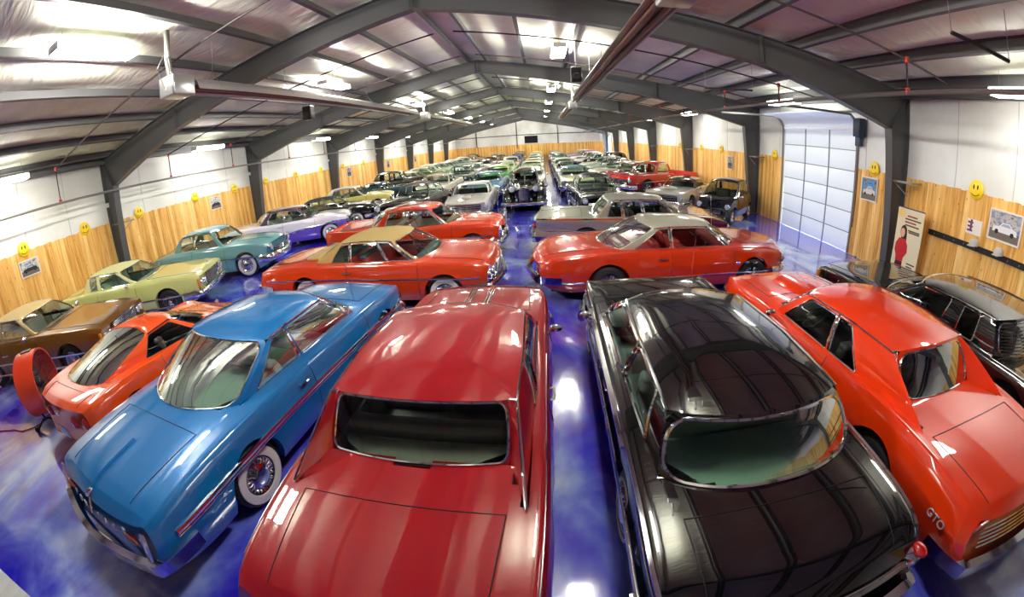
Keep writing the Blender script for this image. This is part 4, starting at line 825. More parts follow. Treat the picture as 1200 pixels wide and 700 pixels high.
# --- roof: insulation sagging between purlins
PX_ = [.32, 1.75, 3.2, 4.65, 6.1, 7.55, 9.0, 10.5]
knots = [-XW] + [-p for p in PX_[::-1]] + PX_ + [XW]; rows = []
for y in np.arange(YB, YE + .01, .635):
    row = []
    for i in range(len(knots) - 1):
        a, c = knots[i], knots[i + 1]
        for k in range(6):
            x = a + (c - a) * k / 6; sgl = math.sin(PI * k / 6); row.append((x, min(y, YE), TOPR(x) + .21 - .09 * sgl * (1 + .35 * math.sin(y * 1.7 + i * 2.1)) - (.25 if abs(a) < .4 and abs(c) < .4 else 0) * 0))
    row.append((XW, min(y, YE), TOPR(XW) + .21)); rows.append(row)
b = MB(); b.grid(rows, flip=True)
struct(b.build('ceiling', INSUL, ang=80))

# --- purlins (each one a thing bolted on the frames)
def zsec(length):
    b = MB(); t = .012; h = .2; fw = .075
    b.box((0, length / 2, h / 2), (t, length, h)); b.box((fw / 2, length / 2, t / 2), (fw, length, t)); b.box((-fw / 2, length / 2, h - t / 2), (fw, length, t)); b.box((fw, length / 2, .014), (t, length, .028)); return b
pur = zsec(YE - YB - .02).mesh('purlin', [STEEL2]); ORD = ['nearest the ridge', 'second out from the ridge', 'third out from the ridge', 'fourth out from the ridge', 'fifth out from the ridge', 'sixth out from the ridge', 'seventh out from the ridge', 'just above the wall, outermost']
for sg, sd in ((-1, 'left'), (1, 'right')):
    for i, x in enumerate(PX_):
        o = thing('purlin', 'long grey steel purlin under the %s roof slope, %s' % (sd, ORD[i]), 'purlin', (sg * x, YB + .01, TOPR(x)), 0, 'roof purlins', pur)
        o.rotation_euler = (0, math.atan(.1667) * sg, 0)
# --- rigid frames: tapered columns and rafters
def frame_mesh():
    b = MB(); fl = .23; t = .016
    def web(P): b.add([(x, -.006, z) for x, z in P] + [(x, .006, z) for x, z in P], [tuple(range(len(P))), tuple(range(2 * len(P) - 1, len(P) - 1, -1))] + [(i, (i + 1) % len(P), (i + 1) % len(P) + len(P), i + len(P)) for i in range(len(P))])
    def flange(p, q):
        b.sweep([(p[0], 0, p[1]), (q[0], 0, q[1])], [(-fl / 2, -t / 2), (fl / 2, -t / 2), (fl / 2, t / 2), (-fl / 2, t / 2)], up=(0, 0, 1) if abs(q[0] - p[0]) > abs(q[1] - p[1]) else (1, 0, 0))
    for s in (-1, 1):
        o = XW - .03; A = (s * o, 0); B = (s * o, TOPR(o)); Cc = (s * 10.3467, 3.529); D = (s * 10.68, 0); K = (s * 6.63, 4.511); K2 = (s * 6.63, TOPR(6.63)); Rr = (0, 5.747); R2 = (0, TOPR(0))
        web([A, B, Cc, D] if s > 0 else [A, D, Cc, B]); web([B, K2, K, Cc]); web([K2, R2, Rr, K])
        for p, q in ((D, Cc), (A, B), (Cc, K), (K, Rr), (B, K2), (K2, R2), (Cc, B)): flange(p, q)
        b.box((s * 10.87, 0, .012), (.5, .34, .024))
        for p, q in ((K, K2),): b.box((s * 6.63, 0, (4.511 + TOPR(6.63)) / 2), (.014, fl, TOPR(6.63) - 4.511))
    b.box((0, 0, 5.98), (.014, fl, .46)); return b
fm = frame_mesh().mesh('steel_frame', [STEEL]); FO = ['right overhead at the near end', 'nearest full arch in view', 'second full arch in view', 'third arch down the hall', 'fourth arch down the hall', 'fifth arch down the hall', 'sixth arch down the hall', 'last arch before the end wall']
for y, lb in zip(FR, FO): thing('steel_frame', 'dark grey tapered steel frame spanning the hall, ' + lb, 'frame', (0, y, 0), 0, 'steel frames', fm)
# flange braces
br = MB(); br.tube([(0, 0, 0), (0, .75, .42)], .016); brm = br.mesh('flange_brace', [PIPEG])
for k, y in enumerate(FR[:5]):
    for sg in (-1, 1):
        for x in (3.2, 6.1, 9.0):
            zb = 5.747 - (abs(x) / 6.63) * 1.236 if x < 6.63 else 4.511 - (x - 6.63) / 3.717 * .982
            thing('flange_brace', 'thin grey steel brace on the %s frame, %s slope, %s of three' % (('overhead', 'nearest', 'second', 'third', 'fourth')[k], 'left' if sg < 0 else 'right', {3.2: 'closest to the ridge', 6.1: 'middle one', 9.0: 'closest to the wall'}[x]), 'brace', (sg * x, y + .12, zb), 0, 'flange braces', brm)

# --- lights
LWHITE = mat('lit_diffuser', (1, 1, 1, 1), .5, emit=(1, .97, .90, 1), es=LAMP)
SWHITE = mat('boosted_diffuser_side', (1, 1, 1, 1), .5, emit=(1, .97, .90, 1), es=SIDEL)  # diffuser sides glow far beyond the bottom, boosted to brighten the ceiling
OWHITE = mat('lit_wall_row_diffuser', (1, 1, 1, 1), .5, emit=(1, .97, .90, 1), es=LAMPO)
HOUS = mat('lamp_housing_white', '#e8e8e6', .4)
def lamp_parts():
    b = MB(); b.rbox((0, 0, .05), (.36, 1.5, .03), .012); b.rbox((0, -.745, -.02), (.36, .02, .11), .008); b.rbox((0, .745, -.02), (.36, .02, .11), .008)
    w = MB(); w.tube([(0, 0, .06), (0, 0, .36)], .004, 0, 4); out = [b.mesh('lamp_housing', [HOUS]), w.mesh('hanger_wire', [PIPEG])]
    for bm, sm_ in ((LWHITE, SWHITE), (OWHITE, OWHITE)):
        d = MB(); d.rbox((0, 0, -.02), (.40, 1.46, .12), .03); me = d.mesh('diffuser', [bm, sm_])
        for q in me.polygons: q.material_index = 1 if abs(q.normal.x) > .6 and abs(q.normal.y) < .5 else 0
        out.append(me)
    return out
lh, lw, ld, ldo = lamp_parts()
BAY = [3.4, 11.3, 19.9, 27.0, 34.4, 41.9, 49.4, 56.6]; BN = ['closest to the camera', 'second from the camera', 'third from the camera', 'fourth from the camera', 'fifth from the camera', 'sixth from the camera', 'seventh from the camera', 'farthest from the camera']
for x, z, row in ((-4.0, 5.38, 'left of the ridge'), (2.85, 5.56, 'right of the ridge'), (-9.9, 4.28, 'along the left wall'), (9.9, 4.26, 'along the right wall')):
    for y, bn in zip(BAY, BN):
        if x == 2.85 and y == 3.4: bn = 'overhead above the camera'
        o = thing('ceiling_light', 'lit white strip light in the row %s, %s' % (row, bn), 'ceiling light', (x, y, z), 0, 'strip lights ' + row)
        link('lamp_housing', lh, o); link('diffuser', ld if abs(x) < 8 else ldo, o)
        for yy in (-.6, .6): link('hanger_wire', lw, o, (0, yy, 0))
# --- gas tube heaters
def heater(x, y0, y1, z, label, burner, sk=.45):
    o = thing('tube_heater', label, 'heater', (x, y0, z)); L = y1 - y0; b = MB(); rows = []
    for y in np.linspace(0, L, 12): rows.append([(.24 * c, y, .17 * s) for c, s in ((-1.1, -sk), (-.98, -.05), (-.85, .4), (-.45, .8), (0, .9), (.45, .8), (.85, .4), (.98, -.05), (1.1, -sk))])
    b.grid(rows); part('reflector', b, mat('heater_reflector', (.5, .48, .45, 1), .35, .6), o)
    b = MB(); b.tube([(-.09, 0, -.02), (-.09, L, -.02)], .05, 0, 10); b.tube([(.09, 0, -.02), (.09, L, -.02)], .05, 0, 10); part('burner_tube', b, mat('heater_tube_rust', (.16, .07, .05, 1), .5, .4), o)
    for y in np.arange(.6, L, 2.4): b = MB(); b.tube([(-.24, y, 0), (0, y, .34), (.24, y, 0)], .008, 0, 4); b.tube([(0, y, .34), (0, y, TOPR(x) - z + .05)], .006, 0, 4); part('hanger', b, PIPEG, o)
    if burner:
        b = MB(); b.rbox((0, -.3, .0), (.42, .5, .36), .03); part('burner_box', b, mat('galvanised_box', (.42, .42, .41, 1), .3, .7), o)
        b = MB(); b.tube([(0, -.45, .18), (0, -.5, .5), (-.02, -.5, TOPR(x) - z + .1)], .06, 0, 10); b.tube([(.12, -.55, .1), (.16, -.7, -.12), (.1, -.8, .25), (.05, -.62, .5)], .012, 0, 5); part('flue', b, PIPEG, o)
heater(-3.6, 5.1, 18.0, 4.72, 'long silver tube heater with burner box hanging left of the ridge', True)
heater(3.82, 4.5, 18.0, 4.72, 'long rusty-brown tube heater hanging right of the ridge', True, .1)
heater(-3.7, 20.5, 33.5, 4.72, 'farther silver tube heater left of the ridge, beyond the first', True)
heater(3.9, 20.5, 33.5, 4.72, 'farther tube heater right of the ridge, beyond the first', True, .1)
# --- speakers
for x, y, z, lb in ((-4.4, 10.3, 4.5, 'black loudspeaker hanging under the left tube heater'), (3.25, 10.75, 4.75, 'black loudspeaker hanging beside the right tube heater')):
    o = thing('loudspeaker', lb, 'speaker', (x, y, z)); b = MB(); b.rbox((0, 0, 0), (.3, .26, .42), .04); part('cabinet', b, BLACKP, o)
    b = MB(); b.lathe([(.001, -.01), (.08, -.014), (.1, .0)], 16, 'y', (0, -.135, -.06)); part('cone', b, mat('speaker_cone', (.03, .03, .03, 1), .7), o); b = MB(); b.tube([(0, 0, .2), (0, 0, TOPR(x) - z + .1)], .006, 0, 4); part('hanger', b, PIPEG, o)
# --- sprinkler pipes across the bays (each with drops) and mains along the sides
def pipe(label, path, r, m, drops=()):
    b = MB(); b.tube(path, r, 0, 8); o = thing('sprinkler_pipe', label, 'pipe', path[0]); p0 = path[0]; b.v = [(x - p0[0], y - p0[1], z - p0[2]) for x, y, z in b.v]; 
    if not drops: me = b.mesh('sprinkler_pipe', [m]); l, ct = o['label'], o['category']; bpy.data.objects.remove(o); thing('sprinkler_pipe', l, ct, p0, data=me); return
    part('pipe_run', b, m, o)
    for d0, d1 in drops:
        d = MB(); s = lambda p: (p[0] - p0[0], p[1] - p0[1], p[2] - p0[2]); d.tube([s(d0), s(d1)], .018, 0, 6); part('drop', d, PIPE, o)
        for e in (d0, d1): d = MB(); d.lathe([(.02, -.06), (.045, -.05), (.05, .05), (.02, .06)], 10, 'z', s(e)); part('fitting', d, REDFIT, o)
PO = ['nearest', 'second', 'third', 'fourth', 'fifth', 'sixth', 'seventh', 'eighth', 'ninth', 'tenth']
for i, y in enumerate([5.2, 9.6, 13.0, 17.2, 20.8, 24.9, 28.5, 32.6, 36.3, 40.2]):
    z = lambda x: TOPR(x) - .14 - (.12 if i % 2 else .0)
    pipe('thin dark sprinkler branch pipe running up the left slope, %s from the camera' % PO[i], [(-10.3, y, z(10.3)), (-.25, y, z(.25))], .02, PIPE, [((-10.3, y, z(10.3)), (-10.3, y, 3.45))])
    pipe('thin dark sprinkler branch pipe running up the right slope, %s from the camera' % PO[i], [(.25, y, z(.25)), (9.9, y, z(9.9))], .02, PIPE, [((8.6, y, z(8.6)), (8.6, y, 4.08))])
pipe('long rusty sprinkler main along the left wall at knee height', [(-10.22, YB + .2, 3.4), (-10.22, YE - .3, 3.4)], .035, PIPEG)
pipe('thick sprinkler main running along the right side below the roof', [(8.6, YB + .2, 4.05), (8.6, YE - .3, 4.05)], .045, mat('pipe_main_brown', (.14, .12, .11, 1), .4, .3))

# --- overhead door in the right wall
d0, d1, zt = DOORS_R[0]; o = struct(bpy.data.objects.new('door_1', None)); COL.objects.link(o); o.location = (XW + .02, 0, 0)
DP = mat('overhead_door_panel', '#e2eaee', .35, emit='#e4eeff', es=.12); DG = mat('overhead_door_joint', '#7f8894', .5)  # faint panel glow is added, standing in for daylight through the door
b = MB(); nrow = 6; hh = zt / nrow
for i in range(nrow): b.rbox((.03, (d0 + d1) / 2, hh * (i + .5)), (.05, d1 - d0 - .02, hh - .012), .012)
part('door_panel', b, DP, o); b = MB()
for i in range(1, nrow): b.box((.0, (d0 + d1) / 2, hh * i), (.02, d1 - d0, .022))
for t in (1 / 3, 2 / 3): b.box((-.0, d0 + (d1 - d0) * t, zt / 2), (.024, .045, zt))
part('door_joint', b, DG, o)
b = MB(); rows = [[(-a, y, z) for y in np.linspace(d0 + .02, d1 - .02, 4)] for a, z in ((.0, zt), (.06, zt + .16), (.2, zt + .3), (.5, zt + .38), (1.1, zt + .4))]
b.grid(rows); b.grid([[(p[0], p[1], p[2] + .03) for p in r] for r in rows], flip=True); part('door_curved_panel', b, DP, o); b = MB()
b.box((-.02, (d0 + d1) / 2, zt), (.05, d1 - d0, .05)); part('door_edge_strip', b, mat('lit_door_edge', '#f2f5ff', .3), o)  # pale strip, the lit look of this edge is put into its colour
for y in (d0 - .06, d1 + .06):
    b = MB(); b.sweep([(-.05, y, .02), (-.05, y, zt), (-.12, y, zt + .22), (-.35, y, zt + .4), (-2.6, y, zt + .42)], [(-.03, -.03), (.03, -.03), (.03, .03), (-.03, .03)], up=(0, 1, 0)); part('door_track', b, PIPEG, o)
b = MB(); b.tube([(-.12, d0 - .1, zt + .5), (-.12, d1 + .1, zt + .5)], .03); part('torsion_bar', b, PIPEG, o)
b = MB(); b.rbox((-.2, d0 - .28, 3.55), (.26, .3, .5), .03); b.rbox((-.18, d0 - .26, 3.2), (.16, .2, .3), .02); b.tube([(-.12, d0 - .2, 3.1), (-.12, d0 - .2, .8)], .012); part('door_operator', b, mat('operator_dark_blue', '#22314a', .4), o)
# --- daylight behind the open far door
d0, d1, zt = DOORS_R[1]; b = MB()
for y in (d0, d1): b.box((XW - .02, y, zt / 2), (.16, .1, zt))
b.box((XW - .02, (d0 + d1) / 2, zt), (.16, d1 - d0 + .2, .1)); struct(b.build('door_2', STEEL2))

# --- things on the walls
SMY = mat('smiley_yellow', '#ffd91c', .35, 0, .6)
def smiley_mesh():
    b = MB(); b.lathe([(.001, .035), (.1, .032), (.155, .022), (.17, .0), (.155, -.02), (.001, -.03)], 28, 'x')
    e = MB(); e.ell((.032, 0, .045), (.01, .018, .045), 0, 10, 6)
    m = MB(); m.tube([(.036 - .25 * (a * a) * .03, .1 * math.sin(a), -.03 - .075 * math.cos(a)) for a in np.linspace(-1.1, 1.1, 13)], .007, 0, 5)
    return b.mesh('smiley_disc', [SMY], 60), e.mesh('eye', [BLACKP]), m.mesh('mouth', [BLACKP])
sm = smiley_mesh()
def smiley(y, sg, lb):
    o = thing('smiley_disc', 'yellow smiley disc on fence top, ' + lb, 'smiley', (sg * (XW - .05), y, 2.5), PI if sg > 0 else 0, 'yellow smiley discs'); o.scale = (1, 1.15, 1.15)
    for nm, me in zip(('face', 'mouth'), (sm[0], sm[2])): link(nm, me, o)
    for yy in (-.045, .045): link('eye', sm[1], o, (0, yy, 0))
LN = ['first from the left edge', 'second, left of the nearest frame', 'third, just right of the nearest frame', 'fourth from the left edge', 'fifth, close to the second frame', 'sixth, just right of the second frame', 'seventh along the left wall', 'eighth along the left wall', 'ninth along the left wall', 'tenth along the left wall']
for y, lb in zip([3.95, 6.15, 8.4, 11.2, 13.6, 15.95, 18.6, 21.3, 24.2, 27.5], LN): smiley(y, -1, 'left wall, ' + lb)
for y, lb in zip([5.04, 8.3, 13.55, 15.9, 18.4, 20.9, 24.5], ['right wall above the tool rail', 'right wall between the overhead door and the nearest frame', 'right wall just left of the overhead door', 'right wall behind the small black car', 'right wall, two past the overhead door', 'right wall, three past the overhead door', 'right wall, farthest one']): smiley(y, 1, lb)
def mk_photo(name, pal, seed):
    m = mat(name, pal[0], .35); nt, N, Lk, b = nodes(m); tc = N.new('ShaderNodeTexCoord'); mp = N.new('ShaderNodeMapping'); mp.inputs['Location'].default_value = (seed, seed * 1.7, 0); mp.inputs['Scale'].default_value = (1, 5, 9)
    n = N.new('ShaderNodeTexNoise'); n.inputs['Scale'].default_value = 1.6; n.inputs['Detail'].default_value = 5; r = N.new('ShaderNodeValToRGB'); e = r.color_ramp.elements; e[0].position = .3; e[0].color = srgb(pal[0]); e[1].position = .7; e[1].color = srgb(pal[-1])
    for i, c in enumerate(pal[1:-1]): q = e.new(.3 + .4 * (i + 1) / (len(pal) - 1)); q.color = srgb(c)
    Lk.new(tc.outputs['Object'], mp.inputs['Vector']); Lk.new(mp.outputs[0], n.inputs['Vector']); Lk.new(n.outputs['Fac'], r.inputs['Fac']); Lk.new(r.outputs['Color'], b.inputs['Base Color']); return m
def picture(sg, y, z, w, h, lb, pal, carcol, tilt=0):
    o = thing('framed_picture', lb, 'picture', (sg * (XW - .05), y, z), PI if sg > 0 else 0); b = MB()
    for a, c, d in (((.0, -w / 2, 0), .03, h), ((.0, w / 2, 0), .03, h)): b.box(a, (.03, c, d + .03))
    for zz in (-h / 2, h / 2): b.box((0, 0, zz), (.03, w, .03))
    part('picture_frame', b, mat('frame_white', '#e4e0d8', .5), o); b = MB(); b.box((-.004, 0, 0), (.012, w - .02, h - .02)); part('print', b, mk_photo('print_%d' % int(y * 10 + z), pal, y), o)
    dk = carcol != '#e8e6ea' and carcol != '#d8d0c8'
    def shape(P, m, nm, x0): b = MB(); n = len(P); b.add([(x0 + .003, a * w, c * h) for a, c in P] + [(x0, a * w, c * h) for a, c in P], [tuple(range(n)), tuple(range(2 * n - 1, n - 1, -1))] + [(i, i + n, (i + 1) % n + n, (i + 1) % n) for i in range(n)]); part(nm, b, m, o)
    shape([(-.46, -.46), (-.46, -.14), (.46, -.14), (.46, -.46)], mat('print_ground', '#6f6258', .5), 'printed_ground', .001)
    shape([(-.38, -.22), (-.36, -.05), (-.18, -.02), (-.08, .12), (.14, .13), (.24, 0), (.38, -.05), (.4, -.22)], mat('print_car_' + carcol.strip('#'), carcol, .4), 'printed_car', .003)
    shape([(-.13, 0), (-.06, .09), (.13, .1), (.2, .0)], mat('print_window', '#9fb0c0' if dk else '#3a4450', .4), 'printed_window', .005)
    for yy in (-.24, .25): shape([(yy + .06 * math.cos(a), -.21 + .06 * w / h * math.sin(a)) for a in np.linspace(0, 2 * PI, 13)[:-1]], mat('print_wheel', '#101012', .5), 'printed_wheel', .005)
picture(-1, 4.0, 1.98, .62, .42, 'framed car picture on the left wall under the first smiley', ['#3b4a6a', '#8fa0b8', '#d8d8d0', '#6a4a3a'], '#1c1c22')
picture(-1, 12.3, 2.08, .62, .5, 'framed picture with black car on the left wall before the second frame', ['#2a2626', '#b8b0a8', '#e0dcd4', '#7a1a1a'], '#101014')
picture(1, 4.2, 1.95, .78, .56, 'large framed picture with white car on the right wall above the tool rail', ['#3a63b0', '#8a92a8', '#c8c0b8', '#6a5a5a'], '#e8e6ea')
picture(1, 8.44, 1.95, .62, .6, 'blue framed picture between the overhead door and the nearest frame', ['#1c5fb8', '#4aa0e0', '#8a7a5a', '#5a3a2a'], '#d8d0c8')
picture(1, 17.4, 1.9, .5, .6, 'small framed picture on the right wall behind the red pickup', ['#8a8a88', '#4a4a4a', '#c8c4bc', '#5a5450'], '#2a2a2a')
for y, c, lb in ((25.0, '#5a2a2a', 'small framed picture on the left wall, past the third frame'), (32.4, '#3a5a8a', 'small framed picture on the left wall, past the fourth frame'), (40.0, '#8a2a2a', 'small framed picture on the left wall, past the fifth frame')):
    picture(-1, y, 2.0, .62, .62, lb, ['#4a4a52', c, '#a8a8a8', '#2a2a2a'], '#20242c')
o = thing('wall_notice', 'small white notice with red and blue print above the tool rail', 'notice', (XW - .035, 4.97, 1.76), PI); b = MB(); b.box((0, 0, 0), (.012, .4, .3)); part('sheet', b, mat('notice_white', '#ece6e2', .6), o)
b = MB()
for k in range(3): b.box((.008, -.1 + .0 * k, .08 - .08 * k), (.006, .14, .04), 0, 0)
part('printed_stripe', b, mat('notice_red', '#8a3040', .6), o)
b = MB(); b.box((.008, -.08, .02), (.005, .05, .24)); part('printed_bar', b, mat('notice_blue', '#34407a', .6), o)
o = thing('wall_rail', 'long black rail of pegs across the right picket fence', 'rail', (XW - .06, 3.0, 1.37)); b = MB(); b.box((0, .0, 0), (.03, 6.4, .12)); part('backing', b, BLACKP, o)
for k in range(22):
    b = MB(); b.lathe([(.014, .0), (.012, .03), (.02, .035), (.001, .045)], 8, 'x'); b.v = [(-x - .01, y - 3.1 + .29 * k, z) for x, y, z in b.v]; part('peg', b, DCHROME, o)
CAP = mat('cap_grey', '#b8b4b0', .6)
for y, lb in ((4.85, 'grey cap hanging on the black peg rail, left one'), (4.2, 'grey cap hanging on the black peg rail, right one')):
    o = thing('cap', lb, 'cap', (XW - .13, y, 1.47)); b = MB(); b.lathe([(.11, -.05), (.11, .0), (.09, .06), (.05, .09), (.001, .1)], 16, 'z'); part('crown', b, CAP, o); b = MB(); b.ell((-.12, 0, -.05), (.1, .09, .012)); part('peak', b, CAP, o)
# wall arms on the right and left columns
for y, sg, lb in ((Y1 - .32, 1, 'short grey bracket arm on the nearest right column'), (Y1 + .28, -1, 'short grey bracket arm on the nearest left column'), (Y1 + SP - .3, 1, 'short grey bracket arm on the second right column'), (Y1 + 2 * SP - .3, 1, 'short grey bracket arm on the third right column'), (Y1 + 3 * SP - .3, 1, 'short grey bracket arm on the fourth right column')):
    o = thing('wall_bracket', lb, 'bracket', (sg * 10.6, y, 2.35)); b = MB(); b.box((0, 0, 0), (.05, .7, .05)); b.box((sg * .2, -.3, .0), (.4, .05, .05)); part('arm', b, PIPEG, o); b = MB(); b.tube([(0, .3, 0), (sg * .02, -.2, -.3)], .012); part('stay', b, PIPEG, o)
for p0, p1, lb in (((7.01, 3.12, 4.48), (7.98, 2.83, 4.32), 'short black bar hung on wires under the right slope near us'), ((7.05, 11.1, 4.47), (7.91, 9.85, 4.33), 'short black bar hung under the right slope before the overhead door')):
    o = thing('hanging_bar', lb, 'bar', p0); d = tuple(b_ - a_ for a_, b_ in zip(p0, p1)); b = MB(); b.tube([(0, 0, 0), d], .028, 0, 8); part('bar', b, BLACKP, o)
    for q in ((0, 0, 0), d): b = MB(); b.tube([q, (q[0], q[1], TOPR(p0[0] + q[0]) - p0[2] + .1)], .006, 0, 4); part('hanger_wire', b, PIPEG, o)
# television
o = thing('television', 'black flat television high on the far end wall', 'television', (.65, YE - .12, 3.15)); b = MB(); b.rbox((0, 0, 0), (2.0, .08, 1.1), .03); part('screen_case', b, BLACKP, o); b = MB(); b.box((0, -.045, 0), (1.88, .01, .98)); part('screen', b, mat('screen_dark', (.015, .015, .02, 1), .1), o); b = MB(); b.box((0, .06, 0), (.4, .1, .4)); part('bracket', b, PIPEG, o)
# roll-up banner with a girl in red
o = thing('banner_stand', 'cream roll-up banner with a girl in a red jumper beside the column', 'banner', (10.62, 6.52, 0), 0); b = MB(); b.rbox((0, 0, .05), (.16, .88, .1), .03); part('base', b, DCHROME, o)
b = MB(); b.grid([[(0, y, z) for y in (-.42, 0, .42)] for z in np.linspace(.08, 1.78, 6)], flip=True); b.grid([[(.006, y, z) for y in (-.42, 0, .42)] for z in np.linspace(.08, 1.78, 6)]); part('print', b, mat('banner_cream', '#e9dcb4', .6), o); b = MB(); b.tube([(0, -.43, 1.79), (0, .43, 1.79)], .014); part('top_rail', b, DCHROME, o)
def flat(P, m, nm, parent, x=-.006):
    if 'line' not in nm and 'sun' not in nm: P = [(y, .12 + 1.12 * (z - .12)) for y, z in P]
    b = MB(); n = len(P); b.add([(x, y, z) for y, z in P] + [(x + .004, y, z) for y, z in P], [tuple(range(n)), tuple(range(2 * n - 1, n - 1, -1))] + [(i, (i + 1) % n, (i + 1) % n + n, i + n) for i in range(n)]); return part(nm, b, m, parent)
circ = lambda cy, cz, ry, rz, n=18: [(cy + ry * math.cos(2 * PI * i / n), cz + rz * math.sin(2 * PI * i / n)) for i in range(n)]
RED = mat('print_red', '#c81a20', .6); SKIN = mat('print_skin', '#e8b08c', .6); HAIR = mat('print_hair', '#3a1c14', .6); PANT = mat('print_trousers', '#2a1826', .6); INK = mat('print_ink', '#5a4a42', .6); INKR = mat('print_ink_red', '#a03040', .6)
yc = .16
flat(circ(yc - .01, 1.12, .105, .14) , HAIR, 'printed_hair', o, -.005); flat([(yc - .12, 1.1), (yc - .13, .92), (yc - .04, .9), (yc + .06, 1.0)], HAIR, 'printed_hair', o, -.005); flat(circ(yc + .015, 1.1, .07, .095), SKIN, 'printed_face', o, -.008)
flat([(yc - .1, .98), (yc + .1, .98), (yc + .19, .86), (yc + .2, .72), (yc + .13, .6), (yc + .12, .5), (yc - .11, .5), (yc - .12, .6), (yc - .21, .72), (yc - .19, .86)], RED, 'printed_jumper', o, -.008)
flat([(yc - .11, .5), (yc + .11, .5), (yc + .17, .2), (yc + .1, .18), (yc + .01, .4), (yc - .08, .18), (yc - .15, .2)], PANT, 'printed_trousers', o, -.0065)
flat([(yc + .22, .2), (yc - .2, .2), (yc - .26, .12), (yc + .24, .12)], RED, 'printed_rug', o, -.006)
flat(circ(.3, 1.66, .1, .1), mat('print_sun', '#f2cf7a', .6), 'printed_sun', o, -.006)
for k, (z, a, c_, m_) in enumerate([(1.62, .1, -.22, INKR), (1.55, .16, -.34, INK), (1.48, .16, -.2, INKR), (1.41, .14, -.3, INK), (1.3, .02, -.34, INK), (1.26, .0, -.34, INK), (.56, -.1, -.36, INK), (.49, -.1, -.3, INK), (.42, -.1, -.3, INK), (.35, -.1, -.22, INK), (.26, -.1, -.36, INK)]):
    flat([(a, z - .016), (a, z + .016), (c_, z + .016), (c_, z - .016)], m_, 'printed_line', o, -.0062)

# --- big red drum fan and its cord
o = thing('drum_fan', 'orange-red drum floor fan standing behind the orange sports car', 'fan', (-5.58, 1.76, .0), .85)
FANR = mat('fan_orange_red', '#e2421c', .35, 0, .5)
b = MB(); b.lathe([(.50, -.2), (.53, -.2), (.53, .2), (.50, .2)], 36, 'x', (0, 0, .68), 0, closed=True); part('drum', b, FANR, o); b = MB(); b.box((0, .02, 1.215), (.2, .1, .02)); part('carry_slot', b, BLACKP, o)
for xs in (-.2, .2):
    b = MB()
    for r in np.linspace(.06, .5, 9): b.tube([(xs, r * math.cos(a), .68 + r * math.sin(a)) for a in np.linspace(0, 2 * PI, 25)[:-1]], .005, 0, 4, closed=True)
    for a in np.linspace(0, PI, 5)[:-1]: b.tube([(xs, .5 * math.cos(a), .68 + .5 * math.sin(a)), (xs, -.5 * math.cos(a), .68 - .5 * math.sin(a))], .006, 0, 4)
    part('guard', b, BLACKP, o)
b = MB()
for k in range(4):
    a = k * PI / 2 + .4; c, s = math.cos(a), math.sin(a); b.grid([[(-.05 + .1 * q, (r * c - (.12 * (q - .5)) * s * 1.4), .68 + (r * s + (.12 * (q - .5)) * c * 1.4)) for q in (0, .5, 1)] for r in (.08, .25, .46)])
part('fan_blade', b, mat('fan_blade_dark', (.1, .03, .02, 1), .4), o); b = MB(); b.ell((0, 0, .68), (.12, .1, .1)); part('motor', b, BLACKP, o)
b = MB()
for sg in (-1, 1): b.tube([(-.28, sg * .34, .03), (-.05, sg * .36, .2), (.05, sg * .36, .2), (.28, sg * .34, .03)], .02); b.tube([(0, sg * .36, .2), (0, sg * .4, .3)], .02)
part('stand', b, BLACKP, o)
for sg in (-1, 1):
    for xx in (-.28, .28): b = MB(); b.lathe([(.001, -.02), (.05, -.02), (.05, .02), (.001, .02)], 14, 'y', (xx, sg * .34, .05)); part('caster', b, BLACKP, o)
b = MB(); pts = [(-8.5, -.3), (-7.4, .4), (-6.6, .85), (-6.25, 1.05), (-5.98, 1.12), (-5.78, 1.35), (-5.76, 1.62), (-5.75, 1.85)]; b.tube([(a + 6.0, c - 1.6, .012) for a, c in pts], .011, 0, 6); thing('extension_cord', 'thin red extension cord lying on the blue floor beside the fan', 'cord', (-6.0, 1.6, 0), data=b.mesh('extension_cord', [mat('cord_red', '#c02a2a', .5)]))
# ribbed white sheet at the lower left corner
b = MB(); rows = []
for i in range(61):
    x = -1.2 + 2.4 * i / 60; z = .05 + (.03 if i % 6 in (0, 1, 2) else 0); rows.append([(x, -.55, z), (x, .1, z)])
b.grid(rows); b.grid([[(p[0], p[1], .01) for p in r] for r in rows], flip=True); b.grid([[r[1], (r[1][0], r[1][1], .01)] for r in rows]); thing('ribbed_panel', 'white ribbed sheet metal panel on the floor at the lower left corner', 'panel', (-3.15, -.62, 0), .12, data=b.mesh('ribbed_panel', [mat('white_sheet', '#e2e6e2', .4)], 20))

# ------------------------------------------------------------------ the cars
def vinyl(h): return cloth('vinyl_' + h.strip('#'), h, .5, 60)
TANI = vinyl('#a08a64'); REDI = vinyl('#c8383c'); MINT = vinyl('#d6f0de'); GREYI = vinyl('#8f9690'); BLUEI = vinyl('#2a4466'); WHI = vinyl('#c9c6ba'); GREENI = vinyl('#93aa9c'); BRNI = vinyl('#5a4030'); TEALI = vinyl('#3c5e58')
TOPTAN = cloth('tan_top_cloth', '#c9ae6c', .85); TOPBLK = cloth('black_top_cloth', '#161618', .8); VINBEI = cloth('beige_vinyl_roof', '#cdb478', .6, 120); VINCRM = cloth('cream_vinyl_roof', '#dfe0a4', .6, 120)
def front(kind, fx, fy, a):
    L = KIND[kind]['L']; return fx - math.cos(a) * L, fy - math.sin(a) * L
